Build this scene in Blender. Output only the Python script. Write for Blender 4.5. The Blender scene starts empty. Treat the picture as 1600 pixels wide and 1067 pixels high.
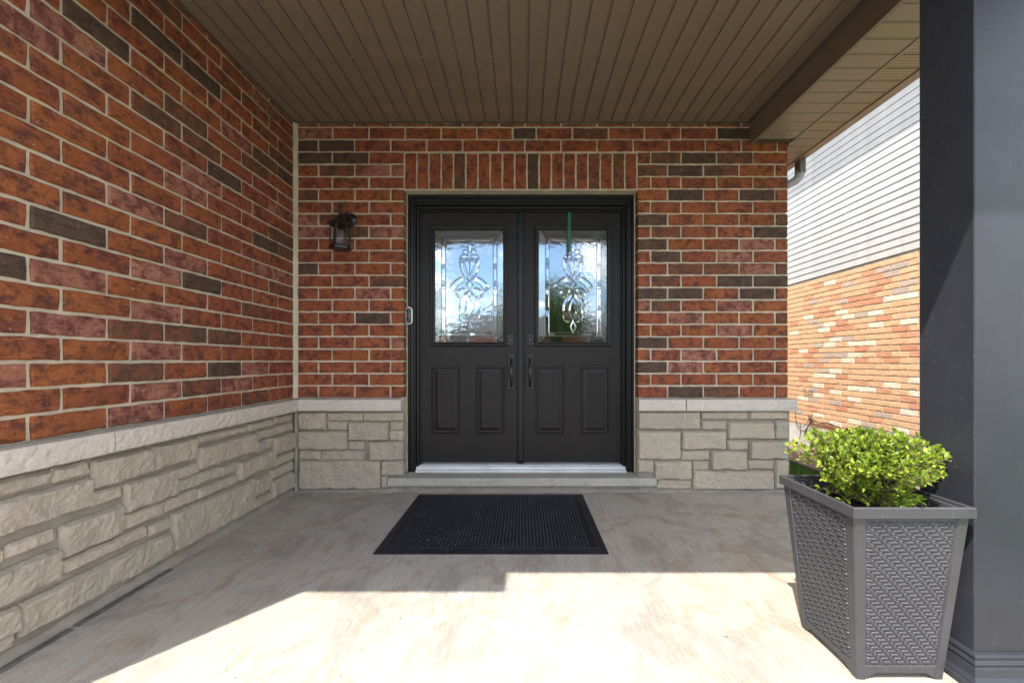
import bpy, math, random
from mathutils import Matrix, Vector, noise as mnoise
R = math.radians
random.seed(7)
sc = bpy.context.scene
COL = sc.collection

# ------------------------------------------------------------------ camera, sky, sun, exposure
F, U0, V0, H = 643.0, 817.0, 563.0, 1.066          # focal length and vanishing point (px of 1600), eye height
cam_d = bpy.data.cameras.new('camera'); cam = bpy.data.objects.new('camera', cam_d); COL.objects.link(cam)
cam.location = (0, 0, H); cam.rotation_euler = (R(90), 0, 0)
cam_d.sensor_width = 36; cam_d.lens = F / 1600 * 36
cam_d.shift_x = -(U0 - 800) / 1600; cam_d.shift_y = (V0 - 533.5) / 1600
cam_d.clip_start = 0.02; cam_d.clip_end = 3000
sc.camera = cam

SUN_EL = math.atan2(1.707, 1.0)
LX, LY = 0.613, 0.790                                # the way the sunlight travels over the ground
world = bpy.data.worlds.new('World'); sc.world = world; world.use_nodes = True
wn, wl = world.node_tree.nodes, world.node_tree.links
wn.clear()
wout = wn.new('ShaderNodeOutputWorld'); wbg = wn.new('ShaderNodeBackground'); sky = wn.new('ShaderNodeTexSky')
sky.sky_type = 'NISHITA'; sky.sun_disc = False; sky.sun_elevation = SUN_EL
sky.sun_rotation = math.atan2(-LX, -LY); sky.altitude = 100; sky.air_density = 1.0; sky.dust_density = 0.05; sky.ozone_density = 2.5
wtc = wn.new('ShaderNodeTexCoord'); wsep = wn.new('ShaderNodeSeparateXYZ'); wl.new(wtc.outputs['Generated'], wsep.inputs[0])
wadd = wn.new('ShaderNodeMath'); wadd.operation = 'ADD'; wadd.inputs[1].default_value = 0.16; wl.new(wsep.outputs[2], wadd.inputs[0])
wmax = wn.new('ShaderNodeMath'); wmax.operation = 'MAXIMUM'; wmax.inputs[1].default_value = 0.05; wl.new(wadd.outputs[0], wmax.inputs[0])
winv = wn.new('ShaderNodeMath'); winv.operation = 'DIVIDE'; winv.inputs[0].default_value = 1.0; wl.new(wmax.outputs[0], winv.inputs[1])
wsc = wn.new('ShaderNodeVectorMath'); wsc.operation = 'SCALE'; wl.new(wtc.outputs['Generated'], wsc.inputs[0]); wl.new(winv.outputs[0], wsc.inputs['Scale'])
wmap = wn.new('ShaderNodeMapping'); wmap.inputs['Location'].default_value = (8.2, 6.1, 0.0); wl.new(wsc.outputs[0], wmap.inputs['Vector'])
wno = wn.new('ShaderNodeTexNoise'); wno.inputs['Scale'].default_value = 1.25; wno.inputs['Detail'].default_value = 9; wno.inputs['Roughness'].default_value = 0.56
wl.new(wmap.outputs['Vector'], wno.inputs['Vector'])
wr = wn.new('ShaderNodeValToRGB'); wr.color_ramp.elements[0].position = 0.475; wr.color_ramp.elements[1].position = 0.585
wl.new(wno.outputs['Fac'], wr.inputs['Fac'])
wmix = wn.new('ShaderNodeMix'); wmix.data_type = 'RGBA'
wl.new(wr.outputs['Color'], wmix.inputs['Factor']); wl.new(sky.outputs['Color'], wmix.inputs[6]); wmix.inputs[7].default_value = (14.8, 14.4, 13.8, 1)
wl.new(wmix.outputs[2], wbg.inputs['Color']); wbg.inputs['Strength'].default_value = 0.15
wl.new(wbg.outputs['Background'], wout.inputs['Surface'])

sun_d = bpy.data.lights.new('sun', 'SUN'); sun = bpy.data.objects.new('sun', sun_d); COL.objects.link(sun)
sun_d.energy = 3.1; sun_d.angle = R(0.53); sun_d.color = (1.0, 0.965, 0.91)
sun.rotation_euler = Vector((LX, LY, -1.707)).to_track_quat('-Z', 'Y').to_euler(); sun.location = (-8, -10, 20)
vs = sc.view_settings; vs.view_transform = 'Standard'; vs.look = 'None'; vs.gamma = 1; vs.use_curve_mapping = False
vs.exposure = 1.68
sc.cycles.use_denoising = True
sc.cycles.caustics_reflective = False; sc.cycles.caustics_refractive = False
sc.cycles.max_bounces = 8; sc.cycles.diffuse_bounces = 5; sc.cycles.transparent_max_bounces = 12
sc.cycles.sample_clamp_indirect = 8

D0 = 3.344                                           # entrance wall plane
LXW = -1.857                                         # side wall plane
def px(u, v, d): return Vector(((u - U0) * d / F, d, H - (v - V0) * d / F))

# ------------------------------------------------------------------ helpers
class MB:
    def __init__(s): s.v = []; s.f = []
    def add(s, vs, fs):
        o = len(s.v); s.v += [tuple(p) for p in vs]; s.f += [tuple(i + o for i in f) for f in fs]
    def box(s, a, b, c=0.0):
        """box between corners a and b, edges chamfered by c"""
        x0, y0, z0 = a; x1, y1, z1 = b
        if c <= 0:
            s.add([(x0,y0,z0),(x1,y0,z0),(x1,y1,z0),(x0,y1,z0),(x0,y0,z1),(x1,y0,z1),(x1,y1,z1),(x0,y1,z1)],
                  [(3,2,1,0),(4,5,6,7),(0,1,5,4),(1,2,6,5),(2,3,7,6),(3,0,4,7)]); return
        cx, cy, cz = (x0+x1)/2, (y0+y1)/2, (z0+z1)/2; hx, hy, hz = abs(x1-x0)/2, abs(y1-y0)/2, abs(z1-z0)/2
        c = min(c, hx*.9, hy*.9, hz*.9)
        vs = []; idx = {}
        for sx in (-1,1):
            for sy in (-1,1):
                for sz in (-1,1):
                    for ax in range(3):
                        p = [sx*(hx-c), sy*(hy-c), sz*(hz-c)]
                        p[ax] = (sx*hx, sy*hy, sz*hz)[ax]
                        idx[(sx,sy,sz,ax)] = len(vs); vs.append((cx+p[0], cy+p[1], cz+p[2]))
        fs = []
        g = lambda sx,sy,sz,ax: idx[(sx,sy,sz,ax)]
        for q in (-1,1):
            fs.append([g(q,-1,-1,0),g(q,1,-1,0),g(q,1,1,0),g(q,-1,1,0)][::q])
            fs.append([g(-1,q,-1,1),g(-1,q,1,1),g(1,q,1,1),g(1,q,-1,1)][::q])
            fs.append([g(-1,-1,q,2),g(1,-1,q,2),g(1,1,q,2),g(-1,1,q,2)][::q])
        for a_ in (-1,1):
            for b_ in (-1,1):
                k = a_*b_
                fs.append([g(a_,b_,-1,0),g(a_,b_,-1,1),g(a_,b_,1,1),g(a_,b_,1,0)][::k])
                fs.append([g(a_,-1,b_,0),g(a_,1,b_,0),g(a_,1,b_,2),g(a_,-1,b_,2)][::k])
                fs.append([g(-1,a_,b_,1),g(-1,a_,b_,2),g(1,a_,b_,2),g(1,a_,b_,1)][::k])
        for sx in (-1,1):
            for sy in (-1,1):
                for sz in (-1,1):
                    fs.append([g(sx,sy,sz,0),g(sx,sy,sz,1),g(sx,sy,sz,2)][::sx*sy*sz])
        s.add(vs, fs)
    def prism(s, pts, axis, a, b):
        """polygon pts (2D) swept along axis from a to b; axis x:(y,z) y:(x,z) z:(x,y)"""
        def P(p, t): return {'x': (t, p[0], p[1]), 'y': (p[0], t, p[1]), 'z': (p[0], p[1], t)}[axis]
        n = len(pts)
        area = sum(pts[i][0]*pts[(i+1)%n][1]-pts[(i+1)%n][0]*pts[i][1] for i in range(n))
        flip = (area > 0) == (axis == 'y')
        vs = [P(p, a) for p in pts] + [P(p, b) for p in pts]
        fs = [tuple(range(n))[::-1], tuple(range(n, 2*n))] + [(i, (i+1)%n, n+(i+1)%n, n+i) for i in range(n)]
        if flip: fs = [f[::-1] for f in fs]
        s.add(vs, fs)
    def tube(s, pts, r, n=6, caps=True):
        pts = [Vector(p) for p in pts]; rs = r if isinstance(r, (list, tuple)) else [r]*len(pts)
        vs = []; fs = []; prev = None
        for i, p in enumerate(pts):
            t = (pts[min(i+1, len(pts)-1)] - pts[max(i-1, 0)])
            t = t.normalized() if t.length > 1e-9 else Vector((0,0,1))
            if prev is None:
                a = t.orthogonal().normalized()
            else:
                a = prev - t*prev.dot(t); a = a.normalized() if a.length > 1e-6 else t.orthogonal().normalized()
            prev = a; b = t.cross(a)
            for k in range(n):
                an = 2*math.pi*k/n
                vs.append(p + (a*math.cos(an) + b*math.sin(an))*rs[i])
        for i in range(len(pts)-1):
            for k in range(n):
                fs.append((i*n+k, i*n+(k+1)%n, (i+1)*n+(k+1)%n, (i+1)*n+k))
        if caps: fs += [tuple(range(n))[::-1], tuple(range((len(pts)-1)*n, len(pts)*n))]
        s.add(vs, fs)
    def lathe(s, prof, c, n=16, rot=0.0, axis='z'):
        vs = []; fs = []
        for r, h in prof:
            for k in range(n):
                a = 2*math.pi*k/n + rot
                q = (r*math.cos(a), r*math.sin(a), h)
                if axis == 'y': q = (q[0], q[2], -q[1])
                if axis == 'x': q = (q[2], q[0], q[1])
                vs.append((c[0]+q[0], c[1]+q[1], c[2]+q[2]))
        m = len(prof)
        for i in range(m-1):
            for k in range(n): fs.append((i*n+k, i*n+(k+1)%n, (i+1)*n+(k+1)%n, (i+1)*n+k))
        fs += [tuple(range(n))[::-1], tuple(range((m-1)*n, m*n))]
        s.add(vs, fs)
    def mesh(s, name, mat=None, smooth=False):
        me = bpy.data.meshes.new(name); me.from_pydata(s.v, [], s.f)
        if mat: me.materials.append(mat)
        if smooth: me.polygons.foreach_set('use_smooth', [True]*len(me.polygons))
        me.update(); return me

WM = {}
def put(o, parent=None, loc=(0,0,0), rotz=0.0):
    COL.objects.link(o)
    m = Matrix.Translation(loc) @ Matrix.Rotation(rotz, 4, 'Z')
    o.location = loc; o.rotation_euler = (0, 0, rotz)
    if parent is not None:
        o.parent = parent; o.matrix_parent_inverse = WM[parent.name].inverted()
    WM[o.name] = m
    return o
def obj(name, mb, mat=None, parent=None, loc=(0,0,0), rotz=0.0, smooth=False, kind=None):
    me = mb.mesh(name, mat, smooth) if isinstance(mb, MB) else mb
    o = put(bpy.data.objects.new(name, me), parent, loc, rotz)
    if kind: o['kind'] = kind
    return o
def tag(o, label, cat, group=None):
    o['label'] = label; o['category'] = cat
    if group: o['group'] = group
    return o
def thing(name, label, cat, loc=(0,0,0), group=None):
    return tag(put(bpy.data.objects.new(name, None), None, loc), label, cat, group)

# ------------------------------------------------------------------ materials
class NT:
    def __init__(s, name):
        s.m = bpy.data.materials.new(name); s.m.use_nodes = True
        s.n = s.m.node_tree.nodes; s.l = s.m.node_tree.links; s.n.clear()
        s.out = s.n.new('ShaderNodeOutputMaterial'); s.b = s.n.new('ShaderNodeBsdfPrincipled')
        s.l.new(s.b.outputs[0], s.out.inputs['Surface'])
    def new(s, t, **kw):
        n = s.n.new(t)
        for k, v in kw.items(): n.inputs[k.replace('_', ' ')].default_value = v
        return n
    def coords(s, kind='Object', rnd=False, scale=(1,1,1)):
        tc = s.n.new('ShaderNodeTexCoord'); mp = s.n.new('ShaderNodeMapping'); mp.inputs['Scale'].default_value = scale
        src = tc.outputs[kind]
        if rnd:
            oi = s.n.new('ShaderNodeObjectInfo'); mu = s.n.new('ShaderNodeMath'); mu.operation = 'MULTIPLY'; mu.inputs[1].default_value = 97.0
            s.l.new(oi.outputs['Random'], mu.inputs[0])
            ad = s.n.new('ShaderNodeVectorMath'); ad.operation = 'ADD'
            s.l.new(src, ad.inputs[0]); s.l.new(mu.outputs[0], ad.inputs[1]); src = ad.outputs[0]
        s.l.new(src, mp.inputs['Vector']); return mp.outputs[0]
    def noise(s, vec, scale, detail=4, rough=0.55, dist=0.0):
        n = s.new('ShaderNodeTexNoise', Scale=scale, Detail=detail, Roughness=rough, Distortion=dist)
        s.l.new(vec, n.inputs['Vector']); return n.outputs['Fac']
    def ramp(s, fac, stops):
        r = s.n.new('ShaderNodeValToRGB'); e = r.color_ramp.elements
        while len(e) < len(stops): e.new(0.5)
        for i, (p, c) in enumerate(stops):
            e[i].position = p; e[i].color = (c, c, c, 1) if isinstance(c, (int, float)) else (*c, 1)
        s.l.new(fac, r.inputs['Fac']); return r.outputs['Color']
    def mix(s, fac, a, b, mode='MIX'):
        m = s.n.new('ShaderNodeMix'); m.data_type = 'RGBA'; m.blend_type = mode
        for sock, val in ((m.inputs['Factor'], fac), (m.inputs[6], a), (m.inputs[7], b)):
            if isinstance(val, (int, float)): sock.default_value = val
            elif isinstance(val, tuple): sock.default_value = (*val, 1)
            else: s.l.new(val, sock)
        return m.outputs[2]
    def math(s, op, a, b=None):
        m = s.n.new('ShaderNodeMath'); m.operation = op
        for i, x in enumerate((a, b)):
            if x is None: continue
            if isinstance(x, (int, float)): m.inputs[i].default_value = x
            else: s.l.new(x, m.inputs[i])
        return m.outputs[0]
    def bump(s, h, strength=0.3, dist=0.01, normal=None):
        b = s.new('ShaderNodeBump', Strength=strength, Distance=dist); s.l.new(h, b.inputs['Height'])
        if normal is not None: s.l.new(normal, b.inputs['Normal'])
        return b.outputs[0]
    def set(s, color=None, rough=None, normal=None, metal=None, spec=None):
        for key, val in (('Base Color', color), ('Roughness', rough), ('Normal', normal), ('Metallic', metal), ('Specular IOR Level', spec)):
            if val is None: continue
            if isinstance(val, tuple): s.b.inputs[key].default_value = (*val, 1)
            elif isinstance(val, (int, float)): s.b.inputs[key].default_value = val
            else: s.l.new(val, s.b.inputs[key])
        return s.m

def brick_mat(name, base, alt, blot, blot_amt, pale=None, pale_amt=0.0):
    t = NT(name); v = t.coords('Object', True)
    oi = t.n.new('ShaderNodeObjectInfo')
    col = t.mix(oi.outputs['Random'], base, alt)
    col = t.mix(t.ramp(t.noise(v, 7, 6, 0.65, 0.4), [(0.45, 0), (0.60, 0.45)]), col, tuple(a*.45+b*.55 for a, b in zip(alt, blot)))
    f = t.ramp(t.noise(v, 15, 7, 0.68, 0.35), [(0.555 - blot_amt, 0), (0.685 - blot_amt, 0.95)])
    col = t.mix(f, col, blot)
    fine = t.noise(v, 120, 5, 0.7)
    col = t.mix(t.ramp(fine, [(0.35, 0.55), (0.62, 0.0)]), col, tuple(c*0.40 for c in base))
    col = t.mix(t.ramp(t.noise(t.coords('Object', True, (20, 20, 75)), 1.0, 5, 0.7, 0.6), [(0.36, 0.65), (0.47, 0.0)]), col, tuple(c*0.45 for c in blot))
    col = t.mix(t.ramp(t.noise(v, 38, 4, 0.6), [(0.55, 0), (0.72, 0.30)]), col, tuple(min(1, c*1.35+0.01) for c in base))
    if pale:
        col = t.mix(t.ramp(t.noise(v, 26, 6, 0.65, 1.0), [(0.62-pale_amt, 0), (0.72-pale_amt, 0.72)]), col, pale)
    sm = t.ramp(t.noise(v, 55, 6, 0.7, 0.6), [(0.64, 0), (0.70, 0.7)])
    col = t.mix(sm, col, (0.52, 0.46, 0.40))
    vs_ = t.coords('Object', True, (28, 28, 70))
    h = t.math('ADD', t.math('MULTIPLY', t.noise(vs_, 1.6, 5, 0.65, 0.9), 1.0), t.math('MULTIPLY', fine, 0.5))
    return t.set(col, 0.88, t.bump(h, 0.75, 0.006), spec=0.25)
M = {}
M['brick_red'] = brick_mat('red brick', (0.385, 0.125, 0.045), (0.300, 0.085, 0.035), (0.098, 0.036, 0.032), 0.085)
M['brick_dark'] = brick_mat('dark brown brick', (0.130, 0.075, 0.048), (0.112, 0.064, 0.045), (0.066, 0.042, 0.035), 0.08)
M['brick_brown'] = brick_mat('mixed brown brick', (0.230, 0.088, 0.042), (0.260, 0.090, 0.042), (0.090, 0.055, 0.040), 0.12)
M['brick_pink'] = brick_mat('pink washed brick', (0.420, 0.185, 0.120), (0.380, 0.150, 0.095), (0.120, 0.036, 0.030), 0.11)
def mortar_mat(name, c):
    t = NT(name); v = t.coords('Object')
    n1 = t.noise(v, 9, 4); n2 = t.noise(v, 160, 5, 0.7)
    col = t.mix(t.ramp(n1, [(0.3, 0), (0.7, 1)]), tuple(x*0.82 for x in c), tuple(min(1, x*1.12) for x in c))
    return t.set(col, 0.95, t.bump(t.math('ADD', n2, t.math('MULTIPLY', t.noise(v, 30, 4), 2.0)), 0.6, 0.005), spec=0.15)
M['mortar'] = mortar_mat('beige mortar', (0.53, 0.455, 0.345))
M['mortar_shaded'] = mortar_mat('shaded grey mortar', (0.29, 0.255, 0.21))  # darkened to stand in for the shadow lines between the stones
def stone_mat(name, a, b, c):
    t = NT(name); v = t.coords('Object', True)
    oi = t.n.new('ShaderNodeObjectInfo')
    col = t.mix(oi.outputs['Random'], a, b)
    col = t.mix(t.ramp(t.noise(v, 7, 5, 0.6, 0.4), [(0.40, 0), (0.72, 0.8)]), col, c)
    col = t.mix(t.ramp(t.noise(v, 90, 5, 0.7), [(0.32, 0.30), (0.6, 0)]), col, tuple(x*0.5 for x in a))
    col = t.mix(t.ramp(t.noise(v, 70, 4, 0.6), [(0.66, 0), (0.76, 0.45)]), col, (0.55, 0.53, 0.48))
    h = t.math('ADD', t.noise(v, 45, 6, 0.65), t.math('MULTIPLY', t.noise(v, 200, 3, 0.6), 0.35))
    return t.set(col, 0.9, t.bump(h, 0.6, 0.008), spec=0.2)
M['stone'] = stone_mat('split limestone', (0.430, 0.372, 0.295), (0.335, 0.295, 0.240), (0.440, 0.370, 0.270))
M['stone_grey'] = stone_mat('grey limestone', (0.430, 0.368, 0.288), (0.335, 0.292, 0.235), (0.440, 0.365, 0.262))
M['cap'] = stone_mat('pale cap stone', (0.57, 0.500, 0.435), (0.55, 0.485, 0.43), (0.62, 0.55, 0.485))
M['sill_stone'] = stone_mat('blue grey sill stone', (0.375, 0.355, 0.295), (0.375, 0.35, 0.295), (0.44, 0.41, 0.35))

def floor_mat():
    t = NT('broomed concrete'); v = t.coords('Object')
    streak = t.noise(t.coords('Object', scale=(110, 2.4, 1)), 1.0, 5, 0.65, 0.3)
    streak2 = t.noise(t.coords('Object', scale=(230, 7, 1)), 1.0, 4, 0.65)
    big = t.noise(v, 0.9, 5, 0.6, 0.6); fine = t.noise(v, 150, 4, 0.7); mid = t.noise(t.coords('Object', scale=(4.5, 3.4, 1)), 1.0, 7, 0.68, 0.7)
    col = t.mix(t.ramp(big, [(0.35, 0), (0.65, 1)]), (0.40, 0.345, 0.270), (0.41, 0.380, 0.325))
    col = t.mix(t.ramp(mid, [(0.50, 0), (0.66, 0.75)]), col, (0.275, 0.205, 0.130))
    col = t.mix(t.ramp(t.noise(t.coords('Object', scale=(2.4, 2.0, 1)), 1.0, 7, 0.7, 0.9), [(0.50, 0), (0.62, 0.7)]), col, (0.235, 0.208, 0.175))
    col = t.mix(t.ramp(t.noise(t.coords('Object', scale=(4.5, 2.2, 1)), 1.3, 6, 0.7, 0.7), [(0.58, 0), (0.70, 0.65)]), col, (0.37, 0.235, 0.115))
    col = t.mix(t.ramp(streak, [(0.34, 0.42), (0.54, 0)]), col, (0.235, 0.20, 0.168))
    col = t.mix(t.ramp(streak2, [(0.52, 0), (0.70, 0.45)]), col, (0.53, 0.50, 0.46))
    col = t.mix(t.ramp(streak2, [(0.33, 0.40), (0.45, 0)]), col, (0.21, 0.18, 0.15))
    col = t.mix(t.ramp(fine, [(0.32, 0.6), (0.46, 0)]), col, (0.17, 0.145, 0.12))
    col = t.mix(t.ramp(t.noise(v, 42, 6, 0.78), [(0.60, 0), (0.68, 0.6)]), col, (0.225, 0.185, 0.15))
    col = t.mix(t.ramp(t.noise(v, 28, 3, 0.6), [(0.73, 0), (0.76, 0.8)]), col, (0.17, 0.11, 0.065))
    h = t.math('ADD', t.math('MULTIPLY', streak, 1.0), t.math('ADD', t.math('MULTIPLY', streak2, 1.0), t.math('MULTIPLY', fine, 0.5)))
    return t.set(col, 0.85, t.bump(h, 0.5, 0.004), spec=0.3)
M['floor'] = floor_mat()
def paint(name, c, rough=0.4, spec=0.5, grain=0.0, dust=0.0, metal=0.0):
    t = NT(name); v = t.coords('Object')
    n = t.noise(v, 5, 5, 0.6)
    col = t.mix(t.ramp(n, [(0.35, 0), (0.7, 1)]), tuple(x*0.9 for x in c), tuple(x*1.1 for x in c))
    if dust:
        d = t.ramp(t.noise(t.coords('Object', scale=(9, 9, 2.2)), 4, 7, 0.72, 0.5), [(0.60, 0), (0.75, dust)])
        col = t.mix(d, col, (0.22, 0.21, 0.20))
        sp = t.ramp(t.noise(v, 140, 2, 0.5), [(0.735, 0), (0.77, dust*2.5)])
        col = t.mix(sp, col, (0.5, 0.5, 0.48))
    rg = t.math('ADD', t.math('MULTIPLY', t.noise(v, 14, 5, 0.6), 0.16), rough - 0.08)
    nm = t.bump(t.noise(t.coords('Object', scale=(60, 60, 4)), 3, 3), grain, 0.002) if grain else None
    return t.set(col, rg, nm, metal, spec)
M['door'] = paint('dark charcoal door paint', (0.0130, 0.0102, 0.0098), 0.45, 0.26, 0.12, 0.05)
M['frame'] = paint('black frame paint', (0.0070, 0.0066, 0.0070), 0.40, 0.36, 0.05, 0.05)
M['hardware'] = paint('black metal hardware', (0.012, 0.011, 0.011), 0.35, 0.5, 0, 0, 0.0)
M['column'] = paint('black aluminium cladding', (0.029, 0.030, 0.036), 0.38, 0.24, 0.04, 0.14)
M['planter'] = paint('dark grey plastic', (0.050, 0.048, 0.051), 0.46, 0.4, 0.0, 0.16)
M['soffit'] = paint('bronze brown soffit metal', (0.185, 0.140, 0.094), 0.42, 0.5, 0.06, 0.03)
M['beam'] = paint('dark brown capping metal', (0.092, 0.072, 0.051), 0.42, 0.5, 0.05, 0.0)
M['soffit_side'] = paint('bounce lit brown soffit metal', (0.255, 0.205, 0.145), 0.45, 0.5, 0.05, 0.0)  # soffit brown lightened: warm light bounced from next door is in the colour
M['fascia'] = paint('brown fascia metal', (0.27, 0.18, 0.115), 0.4, 0.5)
M['alu'] = paint('aluminium threshold', (0.62, 0.61, 0.60), 0.42, 0.5, 0.1, 0.1, 0.15)
M['chrome'] = paint('lead came', (0.30, 0.31, 0.33), 0.38, 0.5, 0, 0, 0.8)
M['green'] = paint('green hanger', (0.010, 0.125, 0.075), 0.45)
M['white'] = paint('white plastic', (0.75, 0.75, 0.73), 0.4)
M['black'] = paint('black plastic', (0.012, 0.012, 0.013), 0.25)
M['downpipe'] = paint('sky tinted downpipe', (0.30, 0.31, 0.33), 0.4, 0.5)  # blue-grey of the reflected sky put into the paint colour
M['siding'] = paint('cream vinyl siding', (0.385, 0.362, 0.335), 0.5, 0.4)
M['box_dark'] = paint('dark grey slats', (0.06, 0.06, 0.068), 0.5)
M['cable'] = paint('dark cable', (0.05, 0.035, 0.028), 0.6)
M['wood'] = paint('dark interior', (0.10, 0.085, 0.07), 0.7)
def vented():
    t = NT('perforated soffit metal'); tc = t.n.new('ShaderNodeTexCoord'); sp = t.n.new('ShaderNodeSeparateXYZ')
    t.l.new(tc.outputs['Object'], sp.inputs[0])
    yy = t.math('MULTIPLY', sp.outputs[1], 1/0.0225); row = t.math('FLOOR', yy)
    xx = t.math('ADD', t.math('MULTIPLY', sp.outputs[0], 1/0.016), t.math('MULTIPLY', t.math('MODULO', row, 2), 0.5))
    fx = t.math('SUBTRACT', t.math('FRACT', xx), 0.5); fy = t.math('MULTIPLY', t.math('SUBTRACT', t.math('FRACT', yy), 0.5), 1.4)
    r = t.math('SQRT', t.math('ADD', t.math('MULTIPLY', fx, fx), t.math('MULTIPLY', fy, fy)))
    hole = t.math('LESS_THAN', r, 0.22)
    return t.set(t.mix(hole, (0.30, 0.225, 0.15), (0.02, 0.009, 0.007)), 0.5)
M['vented'] = vented()
def mat_rubber():
    t = NT('black rubber'); v = t.coords('Object')
    col = t.mix(t.ramp(t.noise(v, 4, 6, 0.7), [(0.4, 0), (0.75, 1)]), (0.010, 0.010, 0.013), (0.022, 0.021, 0.024))
    col = t.mix(t.ramp(t.noise(v, 75, 2, 0.4), [(0.775, 0), (0.79, 1)]), col, (0.35, 0.32, 0.25))
    return t.set(col, 0.62, t.bump(t.noise(v, 220, 3), 0.3, 0.002), spec=0.35)
M['rubber'] = mat_rubber()
def glass_mat(name, refl, wave, scale, tint):
    t = NT(name); v = t.coords('Object')
    nm = t.bump(t.noise(v, scale, 3, 0.5, 0.4), wave, 0.006)
    gl = t.n.new('ShaderNodeBsdfGlossy'); gl.inputs['Roughness'].default_value = 0.03; gl.inputs['Color'].default_value = (1, 1, 1, 1)
    t.l.new(nm, gl.inputs['Normal'])
    tr = t.n.new('ShaderNodeBsdfTransparent'); tr.inputs['Color'].default_value = (*tint, 1)
    mx = t.n.new('ShaderNodeMixShader'); mx.inputs[0].default_value = refl
    t.l.new(tr.outputs[0], mx.inputs[1]); t.l.new(gl.outputs[0], mx.inputs[2]); t.l.new(mx.outputs[0], t.out.inputs['Surface'])
    return t.m
M['glass'] = glass_mat('rippled glass', 0.25, 0.10, 30, (0.55, 0.60, 0.60))
M['bevel'] = glass_mat('bevelled glass', 0.23, 0.04, 12, (0.85, 0.87, 0.87))
M['lamp_glass'] = glass_mat('lantern glass', 0.010, 0.1, 30, (0.88, 0.88, 0.88))
def leaf_mat(name, a, b, trans=0.35):
    t = NT(name); g = t.n.new('ShaderNodeNewGeometry')
    col = t.mix(g.outputs['Random Per Island'], a, b); t.set(col, 0.42, spec=0.4)
    tl = t.n.new('ShaderNodeBsdfTranslucent'); t.l.new(col, tl.inputs['Color'])
    mx = t.n.new('ShaderNodeMixShader'); mx.inputs[0].default_value = trans
    t.l.new(t.b.outputs[0], mx.inputs[1]); t.l.new(tl.outputs[0], mx.inputs[2]); t.l.new(mx.outputs[0], t.out.inputs['Surface'])
    return t.m
M['leaf'] = leaf_mat('boxwood leaves', (0.085, 0.175, 0.014), (0.42, 0.49, 0.055))
M['tree_leaf'] = leaf_mat('tree leaves', (0.05, 0.11, 0.02), (0.11, 0.19, 0.035))
M['grass'] = leaf_mat('grass blades', (0.05, 0.12, 0.018), (0.10, 0.19, 0.03))
def simple(name, a, b, scale, rough=0.9, bump=0.3):
    t = NT(name); v = t.coords('Object'); n = t.noise(v, scale, 6, 0.65)
    return t.set(t.mix(t.ramp(n, [(0.35, 0), (0.65, 1)]), a, b), rough, t.bump(n, bump, 0.01), spec=0.2)
M['bark'] = simple('bark', (0.10, 0.07, 0.05), (0.17, 0.12, 0.085), 30)
M['soil'] = simple('potting soil', (0.015, 0.011, 0.009), (0.05, 0.035, 0.025), 60, 0.95, 0.8)
M['lawn'] = simple('lawn ground', (0.045, 0.095, 0.018), (0.075, 0.13, 0.03), 3)
M['asphalt'] = simple('asphalt', (0.045, 0.045, 0.047), (0.06, 0.06, 0.06), 20)
M['concrete'] = simple('plain concrete', (0.40, 0.38, 0.35), (0.50, 0.48, 0.44), 6)
M['foundation'] = simple('parged foundation', (0.42, 0.39, 0.34), (0.52, 0.49, 0.44), 5)
M['paver'] = simple('brown walkway paver', (0.18, 0.115, 0.095), (0.25, 0.165, 0.135), 9)
M['shingle'] = simple('grey roof shingle', (0.10, 0.10, 0.105), (0.16, 0.155, 0.155), 14)
M['far_brick'] = simple('red brown far brick', (0.24, 0.10, 0.07), (0.30, 0.14, 0.09), 12)
M['foam'] = simple('dark joint filler', (0.085, 0.078, 0.075), (0.16, 0.145, 0.13), 25)

# ------------------------------------------------------------------ ground, street, porch
gm = MB(); gm.add([(-900,-900,-0.16),(900,-900,-0.16),(900,900,-0.16),(-900,900,-0.16)], [(0,1,2,3)])
g = obj('lawn', gm, M['lawn'], kind='structure')
def sheet(name, x0, y0, x1, y1, z, m):
    b = MB(); b.box((x0, y0, z-0.06), (x1, y1, z), 0.004); return obj(name, b, m, kind='structure')
sheet('street', -300, -17.5, 300, -9.5, -0.135, M['asphalt'])
sheet('sidewalk', -300, -8.6, 300, -7.2, -0.12, M['concrete'])
sheet('driveway', -8.0, -9.5, -2.2, 0.75, -0.128, M['asphalt'])
sheet('front_path', -2.1, -7.2, 1.6, -0.9, -0.115, M['concrete'])
pf = MB(); pf.box((LXW-0.05, -0.9, -0.14), (2.16, D0+0.02, 0.0), 0.008)
porch = obj('porch_floor', pf, M['floor'], kind='structure')
# dark joint filler along the side wall, laid in two lengths
for a, b in ((0.82, 1.632), (1.648, 2.10)):
    js = MB(); js.box((LXW+0.050, a, 0.0), (LXW+0.080, b, 0.007), 0.004); obj('joint_filler', js, M['foam'], porch)

# ------------------------------------------------------------------ the house
HOUSE = thing('brick_house', 'red brick house porch with stone base, black double doors and brown soffit', 'house', (0, D0, 0))

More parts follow.
